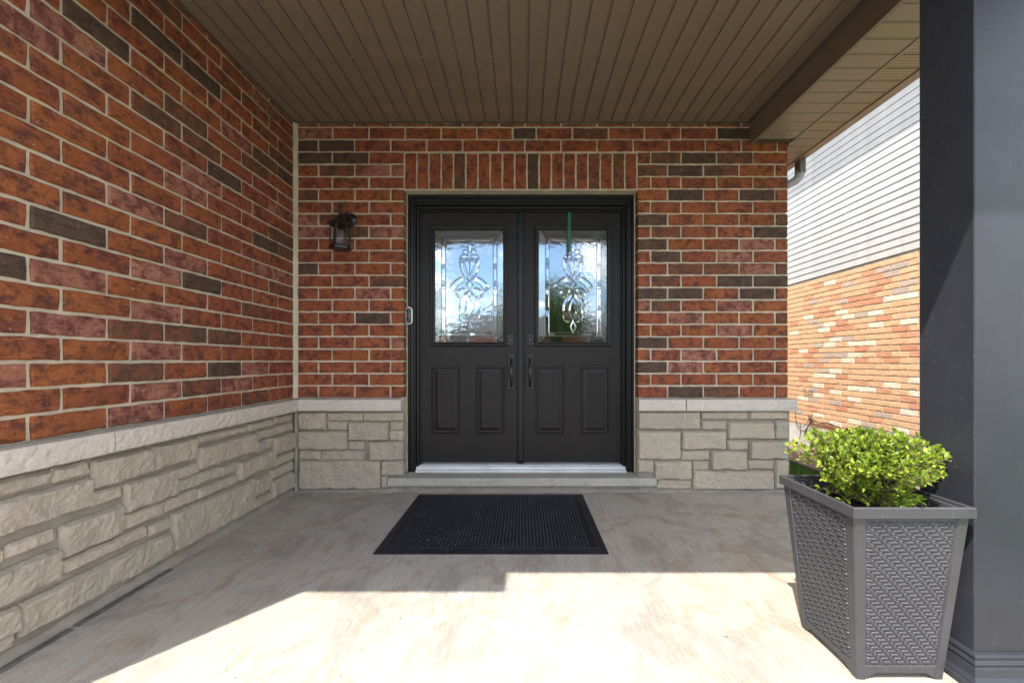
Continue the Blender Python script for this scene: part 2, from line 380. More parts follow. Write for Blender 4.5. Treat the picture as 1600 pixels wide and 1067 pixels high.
def wobble_outline(w, h, seed, step=0.035, jit=0.0022, rc=0.006):
    r = random.Random(seed); pts = []
    def side(a, b, n):
        for i in range(n):
            t = i/n; pts.append((a[0]+(b[0]-a[0])*t, a[1]+(b[1]-a[1])*t))
    nx = max(2, min(8, round(w/step))); nz = max(1, min(3, round(h/step)))
    if h > w: nx, nz = max(1, min(3, round(w/step))), max(2, min(8, round(h/step)))
    side((0,0),(w,0),nx); side((w,0),(w,h),nz); side((w,h),(0,h),nx); side((0,h),(0,0),nz)
    return [(min(w+0.002, max(-0.002, x + r.uniform(-jit, jit))), z + r.uniform(-jit, jit)) for x, z in pts]
def brick_mesh(w, h, depth, seed, mat, jit=0.0022, inset=0.0055):
    o = wobble_outline(w, h, seed, jit=jit); r = random.Random(seed+999); n = len(o); cx, cz = w/2, h/2
    ring0 = [(x, depth, z) for x, z in o]
    ring1 = [(x, inset*0.8 + r.uniform(-.001, .001), z) for x, z in o]
    ring2 = [(cx+(x-cx)*(1-2*inset/w), r.uniform(-.0016, .0016), cz+(z-cz)*(1-2*inset/h)) for x, z in o]
    m = MB(); vs = ring0+ring1+ring2; fs = []
    for k in range(n):
        q = (k+1) % n
        fs += [(k, q, n+q, n+k), (n+k, n+q, 2*n+q, 2*n+k)]
    fs.append(tuple(range(2*n, 3*n)))
    m.add(vs, fs); return m.mesh('brick', mat)
BM = {}
def brick_variant(w, h, kind, depth=0.09, nvar=5):
    key = (round(w, 3), round(h, 3), kind, random.randrange(nvar), depth)
    if key not in BM: BM[key] = brick_mesh(key[0], key[1], depth, hash(key[:2]+(key[3],)) & 0xffff, M[kind])
    return BM[key]
CP = 0.1                                              # course pitch
Z0 = 2.959                                            # top bed joint
J = 0.0145
def pick():
    r = random.random()
    return 'brick_red' if r < 0.89 else 'brick_brown' if r < 0.96 else 'brick_pink'
def nearest_kind(marks, a, z, w):
    for kind, aa, zz in marks:
        if abs(zz - z) < CP*0.5 and a - 0.002 <= aa <= a + w + 0.002: return kind
    return None
# marked bricks of the entrance wall: (u, v) in the photograph
DK, PK, BR = 'brick_dark', 'brick_pink', 'brick_brown'
ew_marks = []
def em(kind, pts, ox, oy, s):
    for x, y in pts: ew_marks.append((kind, (ox+x/s-U0)*D0/F, H-(oy+y/s-V0)*D0/F))
em(DK, [(236,125),(200,159),(200,227),(398,227),(107,295),(435,329),(108,364),(145,399),(332,467),(435,467),(108,501),(200,501),(398,501),(108,636),(108,702),(200,769),(328,53)], 960, 180, 1.778)
em(BR, [(300,159),(145,467),(145,329),(250,433),(330,125),(145,125)], 960, 180, 1.778)
em(PK, [(398,364),(398,433),(332,535),(200,569),(332,603),(236,669),(200,702)], 960, 180, 1.778)
em(DK, [(1350,107),(130,172),(305,172),(185,240),(380,240),(137,857)], 440, 180, 3.557)
em(PK, [(500,310),(640,310),(180,655),(580,655),(505,993)], 440, 180, 3.557)
em(DK, [(360,880)], 500, 300, 4.446); em(PK, [(530,1045)], 500, 300, 4.446)
sw_marks = []
def sm_(kind, pts):
    for u, v in pts:
        d = -LXW*F/(U0-u); sw_marks.append((kind, d, H-(v-V0)*d/F))
sm_(DK, [(155,60),(246,66),(48,153),(316,129),(354,285),(450,276),(110,363),(21,423),(317,446),(351,582),(413,384)])
sm_(BR, [(402,264),(295,192),(288,356),(215,518),(317,608),(445,395),(255,180),(330,230)])
sm_(PK, [(217,338),(246,430),(107,512),(246,553),(246,616),(214,649),(369,605),(402,576),(413,423),(445,432),(438,334),(369,219),(411,162),(192,315),(24,15),(78,18)])

def lay(parent, segs, z, h, front, marks, along, jit=True):
    """segs: (start, end) brick lengths along the wall"""
    for a, b in segs:
        w = b - a
        if w < 0.02: continue
        kind = nearest_kind(marks, a, z + h/2, w) or pick()
        me = brick_variant(w, h, kind)
        off = random.uniform(-0.0022, 0.0022); dz = random.uniform(-0.0012, 0.0012)
        if along == 'x': obj('brick', me, None, parent, (a, front+off, z+dz))
        else: obj('brick', me, None, parent, (front+off, a, z+dz), R(90))
def ux(u): return (u-U0)*D0/F
P = 0.2924
XO0, XO1, XE = ux(630.5), ux(997), ux(1231)           # door opening and the outside corner
ZL = 2.449                                            # underside of the soldier course
# mortar core of the entrance wall
c = MB()
c.box((LXW-0.2, D0+0.009, 0.0), (XO0-0.003, D0+0.22, 2.449)); c.box((XO1+0.003, D0+0.009, -0.14), (XE-0.009, D0+0.22, 2.449))
c.box((LXW-0.2, D0+0.009, ZL), (XE-0.009, D0+0.22, 3.0))
c.box((XE-0.22, D0+0.2201, -0.14), (XE-0.009, 7.5, 3.0))
EW = obj('entrance_wall', c, M['mortar'], HOUSE)
def run(u0, u1, joints):
    pts = [u0] + [j for j in joints if u0+4 < j < u1-4] + [u1]
    return [(ux(pts[i]) + (J/2 if i else 0.0), ux(pts[i+1]) - (J/2 if i < len(pts)-2 else 0)) for i in range(len(pts)-1)]
UC = 465.5
for k in range(-1, 22):
    z = Z0 - CP*(k+1) + J/2; h = CP - J
    if k == -1: z, h = Z0 + J/2, 0.022
    if k in (-1, 1):
        js = [497+i*56.4 for i in range(6)] + [820+i*56.5 for i in range(9)]
        lay(EW, run(UC, 1231 if k == 1 else 1170, [j for j in js if j < 800 or j >= 820]), z, h, D0, ew_marks, 'x')
    elif k == 0:
        js = [519, 576, 632.5, 689, 745, 801] + [838+i*56.5 for i in range(7)]
        lay(EW, run(UC, 1231, js), z, h, D0, ew_marks, 'x')
    else:
        jl = [518.7, 576.3] if k % 2 == 0 else [497, 554, 610]
        jr = [1017, 1064.5, 1120.5, 1177.5] if k % 2 == 0 else [1043.5, 1099.5, 1155.5, 1211.5]
        soldier = 2 <= k <= 4
        lay(EW, run(UC, 630.5 if not soldier else 630.0, jl), z, h, D0, ew_marks, 'x')
        lay(EW, run(997, 1231, jr), z, h, D0, ew_marks, 'x')
# soldier course
ns = 19; sp = (XO1-XO0-J)/ns
for i in range(ns):
    a = XO0 + J*1.0 + i*sp; w = sp - J
    kind = {10: DK, 17: BR, 15: BR}.get(i, pick() if random.random() < .5 else 'brick_red')
    obj('brick', brick_variant(w, 3*CP-J, kind, nvar=4), None, EW, (a, D0+random.uniform(-.002,.002), ZL+0.004+J*0.5))
# side wall
c = MB(); c.box((LXW-0.22, 0.8, 0.0), (LXW-0.009, D0+0.009, 3.0))
SW = obj('side_wall', c, M['mortar'], HOUSE)
for k in range(-1, 22):
    z = Z0 - CP*(k+1) + J/2; h = CP - J
    if k == -1: z, h = Z0 + J/2, 0.022
    st = (1.549 if k % 2 else 1.660) - 3*0.2938
    ys = [0.805] + [st + i*0.2938 for i in range(10) if 0.85 < st + i*0.2938 < D0-0.06] + [D0-0.012]
    segs = [(ys[i] + (J/2 if i else 0), ys[i+1] - (J/2 if i < len(ys)-2 else 0.0)) for i in range(len(ys)-1)]
    lay(SW, segs, z, h, LXW, sw_marks, 'y')
# sloppy mortar down the inside corner
m = MB(); pts = []
n = 60
for side in range(2):
    pass
vs_, fs_ = [], []
for i in range(n+1):
    z = 0.76 + (2.99-0.76)*i/n
    w1 = 0.030 + 0.012*mnoise.noise((0, 0, z*9)) + 0.008*mnoise.noise((3, 0, z*31)); w2 = 0.022 + 0.010*mnoise.noise((7, 0, z*11))
    vs_ += [(LXW+0.001, D0-w2, z), (LXW+0.007, D0-w2*0.6, z), (LXW+w1*0.6, D0-0.006, z), (LXW+w1, D0+0.0005, z)]
for i in range(n):
    for k in range(3): fs_.append((i*4+k, i*4+k+1, (i+1)*4+k+1, (i+1)*4+k))
m.add(vs_, fs_); obj('corner_mortar', m, M['mortar'], EW, smooth=True)
# caulk line beside the door frame, mortar bed above the cap stones
# ---- stone base
def stone_mesh(w, h, seed, mat, bulge=0.024, depth=0.06, cell=0.010):
    """split face stone: steep broken margins, a nearly flat rough face, chips bitten out of the edges"""
    r = random.Random(seed); nx = max(8, int(w/cell)); nz = max(5, int(h/cell)); off = Vector((r.uniform(0,90), r.uniform(0,90), r.uniform(0,90)))
    tx, tz_ = r.uniform(-.3, .3), r.uniform(-.35, .35)
    nzf = lambda a, b, c: mnoise.noise(Vector((a, b, c))+off)
    vs = []; fs = []
    for j in range(nz+1):
        for i in range(nx+1):
            x, z = w*i/nx, h*j/nz
            ex, ez = max(0, min(x, w-x)), max(0, min(z, h-z))
            mb = 0.006 + 0.030*max(0, nzf(x*11, 2 if z < h/2 else 5, 0)+0.12)*(1 if h > .09 else .4)
            ms = 0.005 + 0.022*max(0, nzf(3 if x < w/2 else 8, z*13, 0)+0.05)
            e = min(1, ex/ms)*min(1, ez/mb)
            prof = e**0.42
            face = 1 + tx*(x/w-.5) + tz_*(z/h-.5)
            rough = 0.007*nzf(x*13, z*13, 1) + 0.006*abs(nzf(x*24, z*28, 3)) + 0.003*nzf(x*70, z*75, 6)
            ridge = 0.010*max(0, nzf(x*8+z*5, z*9, 12)-0.15)
            y = -prof*(bulge*face + rough + ridge) + 0.0012*nzf(x*60, z*60, 20)
            xx, zz = x, z
            wob, wob2 = 0.0045*nzf(x*24, z*24, 30), 0.0045*nzf(x*24, z*24, 39)
            xx += wob; zz += wob2
            if i in (0, nx) and j in (0, nz):
                k_ = r.uniform(0.001, 0.006); xx += k_*(1 if i == 0 else -1); zz += k_*(1 if j == 0 else -1)
            vs.append((xx, y, zz))
    for j in range(nz):
        for i in range(nx):
            a = j*(nx+1)+i; fs.append((a, a+1, a+nx+2, a+nx+1))
    border = [i for i in range(nx+1)] + [j*(nx+1)+nx for j in range(1, nz+1)] + [nz*(nx+1)+i for i in range(nx-1, -1, -1)] + [j*(nx+1) for j in range(nz-1, 0, -1)]
    o = len(vs); nb = len(border)
    vs += [(vs[b][0], depth, vs[b][2]) for b in border]
    for k in range(nb):
        q = (k+1) % nb; fs.append((border[q], border[k], o+k, o+q))
    m = MB(); m.add(vs, fs); return m.mesh('stone', mat, False)
c = MB()
c.box((LXW-0.0089, 0.8, 0.0), (LXW+0.006, D0-0.006, 0.70))
c.box((LXW-0.0088, D0-0.006, 0.0), (XO0-0.001, D0+0.0089, 0.70)); SB = obj('stone_base', c, M['mortar_shaded'], HOUSE)
c = MB(); c.prism([(XO1+0.001, D0-0.006), (XE+0.008, D0-0.006), (XE+0.008, 7.5), (XE-0.0089, 7.5), (XE-0.0089, D0+0.0089), (XO1+0.001, D0+0.0089)], 'z', -0.14, 0.70)
SB2 = obj('stone_base', c, M['mortar_shaded'], HOUSE)
DS = D0 - 0.030
sseed = 100
def stones_back(rects, ox, oy, s, mats):
    global sseed
    for x0, y0, x1, y1 in rects:
        a = px(ox+x0/s, oy+y1/s, DS); b = px(ox+x1/s, oy+y0/s, DS); sseed += 1
        a.x -= .003; a.z -= .003; b.x += .003; b.z += .003
        w, h = b.x-a.x, b.z-a.z
        thin = h < 0.09
        me = stone_mesh(w, h, sseed, M['stone_grey' if thin or random.random() < mats else 'stone'], 0.014 if thin else 0.027)
        obj('stone', me, None, SB if a.x < 0 else SB2, (a.x, D0-0.016, a.z))
stones_back([(65,252,300,402),(318,252,622,325),(632,252,980,325),(315,333,490,405),(502,335,848,493),(862,332,978,408),(858,416,980,494),(62,415,488,578),
    (498,508,632,577),(685,505,978,668),(65,588,252,664),(260,588,634,668),(70,672,785,920),(795,672,980,800),(795,806,848,915)], 455, 600, 5.616, 0.55)
stones_back([(98,245,640,398),(655,245,1065,313),(1083,240,1412,310),(655,328,878,400),(890,335,1288,482),(1297,320,1412,482),(98,415,468,660),(480,415,868,573),
    (890,500,1065,577),(1080,500,1408,658),(475,588,725,668),(740,590,1052,752),(1060,672,1290,746),(1300,668,1410,915),(95,668,235,778),(240,680,568,835),
    (582,678,718,755),(580,762,1285,920),(262,845,565,920)], 980, 600, 5.615, 0.25)
XS = LXW + 0.030
def wall_y(u): return -XS*F/(U0-u)
side_stones = []
def s2(lst, ox, oy, s):
    for x0, xr, yt, yb, x1 in lst: side_stones.append((ox+x0/s, ox+xr/s, oy+yt/s, oy+yb/s, ox+x1/s))
s2([(155,155,300,445,412),(425,425,236,282,712),(725,725,162,208,872),(880,880,122,166,985),(430,430,302,436,765),(775,775,207,260,985),(777,777,268,332,873),
    (876,876,243,352,992),(305,305,428,495,430),(305,305,500,572,553),(560,560,420,476,660),(665,665,392,502,880),(886,886,362,414,990),(425,425,553,612,655),
    (757,757,494,600,850),(858,858,440,492,990),(862,862,503,606,988),(762,762,612,668,863),(272,272,695,930,755),(137,137,768,836,263)], 200, 620, 3.811)
s2([(448,448,92,232,722),(605,605,202,345,848),(605,605,352,422,944),(310,310,572,637,705),(105,105,772,936,815),(300,300,402,560,590),(449,449,246,312,585),
    (-200,440,170,308,443),(-200,240,136,206,245),(262,262,131,200,432),(40,40,495,562,270),(-200,10,507,580,25),(-200,285,508,662,290),(-200,90,778,905,97),(-200,60,905,985,76)], 0, 690, 3.05)
for u0, ur, vt, vb, u1 in side_stones:
    d = wall_y(ur); zt, zb = H-(vt-V0)*d/F, H-(vb-V0)*d/F; y0, y1 = wall_y(u0), wall_y(u1); sseed += 1
    y0 -= .002; y1 += .002; zb -= .0015; zt += .0015
    y1 = min(y1, D0-0.04); zb = max(zb, 0.010); zt = min(zt, 0.658)
    thin = zt-zb < 0.09
    me = stone_mesh(y1-y0, zt-zb, sseed, M['stone_grey' if (y0 > 2.4 and random.random() < .7) else 'stone'], 0.014 if thin else 0.024)
    obj('stone', me, None, SB, (LXW+0.016, y0, zb), R(90))
yy = 0.81
for zb, zt in ((0.02, 0.20), (0.21, 0.33), (0.34, 0.50), (0.51, 0.648)):
    sseed += 1; me = stone_mesh(0.40, zt-zb, sseed, M['stone']); obj('stone', me, None, SB, (LXW+0.016, yy, zb), R(90))
# cap stones with rock face fronts
def cap_mesh(w, depth, h, seed):
    m = MB(); n = max(4, int(w/0.02)); r = Vector((seed*3.1, 0, 0)); nz = 5
    vs = []; fs = []
    for i in range(n+1):
        x = w*i/n
        for j in range(nz+1):
            t = j/nz
            y = -0.004*mnoise.noise(Vector((x*30, t*3, 0))+r) - 0.003*mnoise.noise(Vector((x*75, t*6, 4))+r) + (0.004 if j in (0, nz) else 0)
            vs.append((x, y, h*t + (0.002*mnoise.noise(Vector((x*30, 7, j))+r) if j in (0, nz) else 0)))
        vs.append((x, depth, h)); vs.append((x, depth, 0))
    k = nz+3
    for i in range(n):
        for j in range(k):
            fs.append((i*k+j, (i+1)*k+j, (i+1)*k+(j+1)%k, i*k+(j+1)%k))
    fs += [tuple(range(k)), tuple(range(n*k, n*k+k))[::-1]]
    m.add(vs, fs); return m.mesh('cap_stone', M['cap'])
CZ, CH = 0.663, 0.090
DC = 3.278
def cx(u): return (u-U0)*DC/F
for i, (a, b) in enumerate(((LXW+0.064, cx(626)), (cx(998.8), cx(1071.6)), (cx(1073.4), cx(1246.5)))):
    obj('cap_stone', cap_mesh(b-a, D0+0.0085-DC, CH, 11+i), None, SB2 if i else SB, (a, DC, CZ))
XC = LXW + 0.066
for i, (a, b) in enumerate(((0.80, -XC*F/(U0-180.5)-0.004), (-XC*F/(U0-180.5)+0.004, -XC*F/(U0-390)-0.003), (-XC*F/(U0-390)+0.003, D0-0.068))):
    obj('cap_stone', cap_mesh(b-a, 0.074, CH, 31+i), None, SB, (XC, a, CZ), R(90))
m = MB()                                               # mortar bed between cap and first course
m.box((LXW+0.02, D0-0.018, CZ+CH-0.004), (XO0-0.02, D0+0.0087, CZ+CH+0.008), 0.004); q = MB(); q.box((XO1+0.02, D0-0.018, CZ+CH-0.004), (XE-0.01, D0+0.0087, CZ+CH+0.008), 0.004); obj('mortar_bed', q, M['mortar_shaded'], SB2)
m.box((LXW-0.0087, 0.81, CZ+CH-0.004), (LXW+0.020, D0-0.0181, CZ+CH+0.008), 0.004)
obj('mortar_bed', m, M['mortar_shaded'], SB)
def fillet(p0, p1, nrm, name, rad, n=70):
    m = MB(); vs, fs = [], []; p0, p1, nrm = Vector(p0), Vector(p1), Vector(nrm)
    for i in range(n+1):
        p = p0.lerp(p1, i/n); q = mnoise.noise(p*13); q2 = mnoise.noise(p*37)
        a = rad*(1+0.35*q+0.25*q2); b = rad*(0.9+0.4*mnoise.noise(p*17+Vector((5,5,5))))
        vs += [p+Vector((0,0,b)), p+nrm*a*0.45+Vector((0,0,b*0.35)), p+nrm*a+Vector((0,0,-0.002))]
    for i in range(n):
        for k in range(2): fs.append((i*3+k, i*3+k+1, (i+1)*3+k+1, (i+1)*3+k))
    m.add(vs, fs); return obj(name, m, M['mortar_shaded'], SB, smooth=True)
fillet((LXW+0.012, 0.82, 0), (LXW+0.012, D0-0.01, 0), (1,0,0), 'mortar_fillet', 0.034)
fillet((LXW+0.02, D0-0.012, 0), (-1.05, D0-0.012, 0), (0,-1,0), 'mortar_fillet', 0.026)
fillet((-1.05, D0-0.004, 0), (1.05, D0-0.004, 0), (0,-1,0), 'mortar_fillet', 0.014)
fillet((1.05, D0-0.012, 0), (XE+0.01, D0-0.012, 0), (0,-1,0), 'mortar_fillet', 0.022)
fillet((LXW+0.012, D0-0.014, 0.02), (LXW+0.012, D0-0.014, 0.021), (1,0,0), 'mortar_fillet', 0.01, 2)
m = MB(); m.box((LXW+0.0121, D0-0.045, 0.0), (LXW+0.045, D0-0.0121, 0.662), 0.012); obj('corner_mortar', m, M['mortar_shaded'], SB)

# ---- door sill, threshold, frame
m = MB(); vs, fs = [], []
n = 70; x0, x1 = px(605.5, 0, 3.285).x, px(1026, 0, 3.285).x
for i in range(n+1):
    x = x0+(x1-x0)*i/n
    prof = [(3.285, .064), (3.285, .080), (3.285, .102), (3.288, .122), (3.30, .126), (3.52, .134), (3.52, .064)]
    for j, (y, z) in enumerate(prof):
        q = 0.006*mnoise.noise((x*24, j*1.7, 1)) if j < 4 else 0
        vs.append((x, y+q, z + (0.003*mnoise.noise((x*20, j, 5)) if j == 3 else 0)))
for i in range(n):
    for j in range(7): fs.append((i*7+j, (i+1)*7+j, (i+1)*7+(j+1)%7, i*7+(j+1)%7))
fs += [tuple(range(7)), tuple(range(n*7, n*7+7))[::-1]]
m.add(vs, fs); obj('door_sill', m, M['sill_stone'], HOUSE)
m = MB(); m.box((XO0-0.004, D0+0.004, 0.0), (XO1+0.004, D0+0.2, 0.063)); obj('sill_riser', m, M['mortar_shaded'], HOUSE)
DD = 3.49; DF = 3.435                                  # door leaf face, frame face
def dx(u, d=DD): return (u-U0)*d/F
def dz(v, d=DD): return H-(v-V0)*d/F
m = MB()
m.prism([(3.425, .136), (3.425, .150), (3.436, .158), (3.446, .158), (3.452, .170), (3.475, .186), (3.60, .196), (3.60, .136)], 'x', dx(651, 3.46), dx(977, 3.46))
m.prism([(3.412, .1345), (3.412, .141), (3.4249, .143), (3.4249, .1345)], 'x', dx(650, 3.44), dx(978, 3.44))
obj('threshold', m, M['alu'], HOUSE)
FX0, FX1, FZ1 = XO0+0.008, XO1-0.008, ZL-0.003
m = MB()
zb = 0.135
# stepped casing: (inset from the outer edge, width, front, back)
steps = [(0.0, 0.022, DF-0.006, 3.60), (0.0222, 0.030, DF+0.004, 3.60), (0.0524, 0.014, DF-0.004, 3.60), (0.0666, 0.022, DF+0.026, 3.60), (0.0888, 0.012, DF+0.040, 3.60)]
for ins, w, a, b in steps:
    z_ = zb + (0.0 if ins < 0.06 else 0.02)
    m.box((FX0+ins, a, z_), (FX0+ins+w, b, FZ1-ins*1.25), 0.004); m.box((FX1-ins-w, a, z_), (FX1-ins, b, FZ1-ins*1.25), 0.004)
    m.box((FX0+ins+w+0.0002, a+0.0003, FZ1-ins*1.25-w*1.24), (FX1-ins-w-0.0002, b, FZ1-ins*1.25), 0.004)
obj('door_frame', m, M['frame'], HOUSE)
# caulk bead round the frame
m = MB(); pts = []
for i in range(41): pts.append((FX0-0.004+0.0015*mnoise.noise((0, 0, i*1.3)), DF-0.004, zb+(FZ1-zb)*i/40))
m.tube(pts, 0.0055, 5); pts = []
for i in range(41): pts.append((FX1+0.004+0.0015*mnoise.noise((0, 4, i*1.3)), DF-0.004, zb+(FZ1-zb)*i/40))
m.tube(pts, 0.0055, 5); obj('caulk', m, M['mortar'], HOUSE)
# house body behind the doors: dim hall
m = MB(); x0, x1, y0, y1, z0, z1 = -1.8, 1.9, 3.601, 7.4, 0.13, 2.75
m.add([(x0,y0,z0),(x1,y0,z0),(x1,y1,z0),(x0,y1,z0),(x0,y0,z1),(x1,y0,z1),(x1,y1,z1),(x0,y1,z1)], [(0,1,2,3),(7,6,5,4),(1,5,6,2),(2,6,7,3),(3,7,4,0)])
obj('entrance_hall', m, M['wood'], HOUSE)

# ---- door leaves
ZT, ZB = dz(332.5), dz(720.5)
def ring(m, x0, x1, z0, z1, prof):
    """rectangular moulding: prof = (inset, y) from outside in"""
    vs = []; fs = []
    for ins, y in prof: vs += [(x0+ins, y, z0+ins), (x1-ins, y, z0+ins), (x1-ins, y, z1-ins), (x0+ins, y, z1-ins)]
    for i in range(len(prof)-1):
        for k in range(4): fs.append((i*4+k, i*4+(k+1)%4, (i+1)*4+(k+1)%4, (i+1)*4+k))
    m.add(vs, fs); return vs[-4:]
def rect_with_holes(m, x0, x1, z0, z1, holes, y):
    xs = sorted({x0, x1, *[h[0] for h in holes], *[h[1] for h in holes]}); zs = sorted({z0, z1, *[h[2] for h in holes], *[h[3] for h in holes]})
    for i in range(len(xs)-1):
        for j in range(len(zs)-1):
            cx_, cz_ = (xs[i]+xs[i+1])/2, (zs[j]+zs[j+1])/2
            if any(h[0] < cx_ < h[1] and h[2] < cz_ < h[3] for h in holes): continue
            m.add([(xs[i],y,zs[j]),(xs[i+1],y,zs[j]),(xs[i+1],y,zs[j+1]),(xs[i],y,zs[j+1])], [(0,1,2,3)])
def bevel_piece(outline, y, lift, mat, parent, name='bevelled_glass'):
    n = len(outline); cx_ = sum(p[0] for p in outline)/n; cz_ = sum(p[1] for p in outline)/n
    vs = [(x, y, z) for x, z in outline] + [(cx_+(x-cx_)*0.55, y-lift, cz_+(z-cz_)*0.55) for x, z in outline]
    m = MB(); m.add(vs, [(k, (k+1)%n, n+(k+1)%n, n+k) for k in range(n)] + [tuple(range(n, 2*n))])
    return obj(name, m, mat, parent)
def spline(pts, k=5, closed=True):
    out = []; n = len(pts)
    for i in range(n if closed else n-1):
        p0, p1, p2, p3 = [Vector(pts[(i+j) % n]) if closed else Vector(pts[max(0, min(n-1, i+j))]) for j in (-1, 0, 1, 2)]
        for s in range(k):
            t = s/k
            out.append(tuple(0.5*((2*p1)+(p2-p0)*t+(2*p0-5*p1+4*p2-p3)*t*t+(3*p1-p0-3*p2+p3)*t**3)))
    if not closed: out.append(tuple(pts[-1]))
    return out
def ccw(o):
    a = sum(o[i][0]*o[(i+1)%len(o)][1]-o[(i+1)%len(o)][0]*o[i][1] for i in range(len(o)))
    return o if a > 0 else o[::-1]
def make_door(ul, ur, lite, glass, panels, hx, bolt):
    X0, X1 = dx(ul), dx(ur)
    L = (dx(lite[0]), dx(lite[2]), dz(lite[3]), dz(lite[1]))
    pans = [(dx(a), dx(b), dz(678), dz(572)) for a, b in panels]
    m = MB(); rect_with_holes(m, X0, X1, ZB, ZT, [L]+pans, DD)
    # edges of the leaf
    m.add([(X0,DD,ZB),(X1,DD,ZB),(X1,DD,ZT),(X0,DD,ZT),(X0,DD+.045,ZB),(X1,DD+.045,ZB),(X1,DD+.045,ZT),(X0,DD+.045,ZT)], [(1,0,4,5),(2,1,5,6),(3,2,6,7),(0,3,7,4)])
    rect_with_holes(m, X0, X1, ZB, ZT, [L], DD+.045)
    door = obj('door', m, M['door'], HOUSE)
    for a, b, z0, z1 in pans:
        pm = MB(); q = ring(pm, a, b, z0, z1, [(0, DD), (0.004, DD-0.005), (0.013, DD-0.006), (0.018, DD+0.003), (0.026, DD+0.005), (0.031, DD+0.004), (0.056, DD-0.003), (0.058, DD-0.003)])
        pm.add(q, [(0,1,2,3)]); obj('raised_panel', pm, M['door'], door)
    pm = MB(); g0 = (dx(glass[0]), dx(glass[2]), dz(glass[3]), dz(glass[1]))
    iw = g0[0]-L[0]
    ring(pm, L[0]-0.004, L[1]+0.004, L[2]-0.004, L[3]+0.004, [(0, DD), (0.001, DD-0.012), (0.008, DD-0.017), (0.016, DD-0.015), (0.019, DD-0.010), (0.024, DD-0.012), (0.030, DD-0.010), (iw+0.002, DD+0.006), (iw+0.003, DD+0.03)])
    obj('lite_frame', pm, M['frame'], door)
    gx0, gx1, gz0, gz1 = L[0]+iw-0.004, L[1]-iw+0.004, L[2]+iw-0.004, L[3]-iw+0.004
    yg = DD+0.012
    gm = MB(); gm.box((gx0, yg, gz0), (gx1, yg+0.006, gz1)); obj('glass_pane', gm, M['glass'], door)
    # glass local frame: the drawing is 525 x 875 units, y down
    def T(x, y): return (gx0+(x-55)/525*(gx1-gx0), gz1-(y-115)/875*(gz1-gz0))
    yo = yg-0.0015
    came = MB()
    def line(pts, r=0.0018): came.tube([(a, yo-0.002, b) for a, b in (T(*p) for p in pts)], r, 5)
    I0, I1, K0, K1 = 103, 535, 172, 942
    # mitred border bevels
    for o in ([(55,115),(580,115),(I1,K0),(I0,K0)], [(55,990),(I0,K1),(I1,K1),(580,990)], [(55,115),(I0,K0),(I0,K1),(55,990)], [(580,115),(580,990),(I1,K1),(I1,K0)]):
        q = ccw([T(*p) for p in o]); n = 4
        # wedge: outer edge high, inner edge low
        vs = []
        for (x, z) in q:
            outer = min(abs(x-gx0), abs(x-gx1), abs(z-gz0), abs(z-gz1)) < 0.004
            vs.append((x, yo-(0.0005 if outer else 0.0018 if z < gz0+0.06 and o[0][1] == 990 else 0.005), z))
        bm_ = MB(); bm_.add(vs, [(0,1,2,3)]); obj('bevelled_glass', bm_, M['bevel'], door)
    line([(I0,K0),(I1,K0),(I1,K1),(I0,K1),(I0,K0)]); 
    for a, b in (((55,115),(I0,K0)), ((580,115),(I1,K0)), ((55,990),(I0,K1)), ((580,990),(I1,K1))): line([a, b], 0.0018)
    # inner strips, each cut into lengths
    ys = [K0, 378, 545, 578, 740, K1]
    for xa, xb in ((I0+2, 136), (502, I1-2)):
        for i in range(len(ys)-1):
            bevel_piece(ccw([T(xa, ys[i]+3), T(xb, ys[i]+3), T(xb, ys[i+1]-3), T(xa, ys[i+1]-3)]), yo, 0.0030, M['bevel'], door)
            line([(xa, ys[i+1]), (xb, ys[i+1])])
    for xa in (137, 501): line([(xa, K0), (xa, K1)], 0.0022)
    for ya, yb in ((K0+2, 198), (914, K1-2)):
        for xa, xb in ((140, 316), (324, 498)): bevel_piece(ccw([T(xa, ya), T(xb, ya), T(xb, yb), T(xa, yb)]), yo, 0.0028, M['bevel'], door)
    line([(137,199),(501,199)], 0.0020); line([(137,913),(501,913)], 0.0020)
    def both(p): return [p, [(640-x, y) for x, y in p]]
    shapes = [[(320,180),(340,235),(320,292),(300,235)], [(318,808),(346,868),(318,932),(294,868)],
              [(320,500),(352,538),(320,578),(288,538)], [(320,578),(346,608),(320,640),(294,608)]]
    curved = both([(272,268),(300,262),(312,290),(290,302),(268,292)]) + both([(246,318),(282,300),(318,318),(300,334),(262,334)]) \
        + both([(242,336),(272,344),(278,420),(312,500),(290,492),(252,430)]) + both([(282,344),(316,340),(318,470),(296,420)]) \
        + both([(168,552),(214,500),(258,478),(286,510),(240,540),(206,590),(180,578)]) + both([(214,600),(262,560),(300,580),(284,622),(240,646)]) \
        + both([(318,604),(282,640),(272,720),(290,780),(318,812),(276,800),(243,760),(240,700),(264,640)]) + [[(320,640),(350,700),(352,760),(320,806),(288,760),(290,700)]] \
        + both([(240,770),(262,812),(300,828),(272,836),(244,808)])
    for p in shapes:
        o = ccw([T(*q) for q in p]); bevel_piece(o, yo, 0.0032, M['bevel'], door); line(p+[p[0]], 0.0013)
    for p in curved:
        o = spline(p, 4); bevel_piece(ccw([T(*q) for q in o]), yo, 0.0032, M['bevel'], door); line(list(o)+[o[0]], 0.0013)
    obj('lead_came', came, M['chrome'], door)
    # deadbolt
    bx, bz = dx(bolt), dz(531)
    m = MB(); m.box((bx-.033, DD-0.010, bz-.048), (bx+.033, DD-0.0003, bz+.048), 0.004)
    m.lathe([(.025, 0), (.025, -.010), (.021, -.014), (.012, -.014), (.012, -.012), (.0, -.012)], (bx, DD-0.010, bz), 20, axis='y'); obj('deadbolt', m, M['hardware'], door)
    # pull handle: plate, thumb latch, bowed grip
    hxx = dx(hx); z0, z1 = dz(609.5), dz(551)
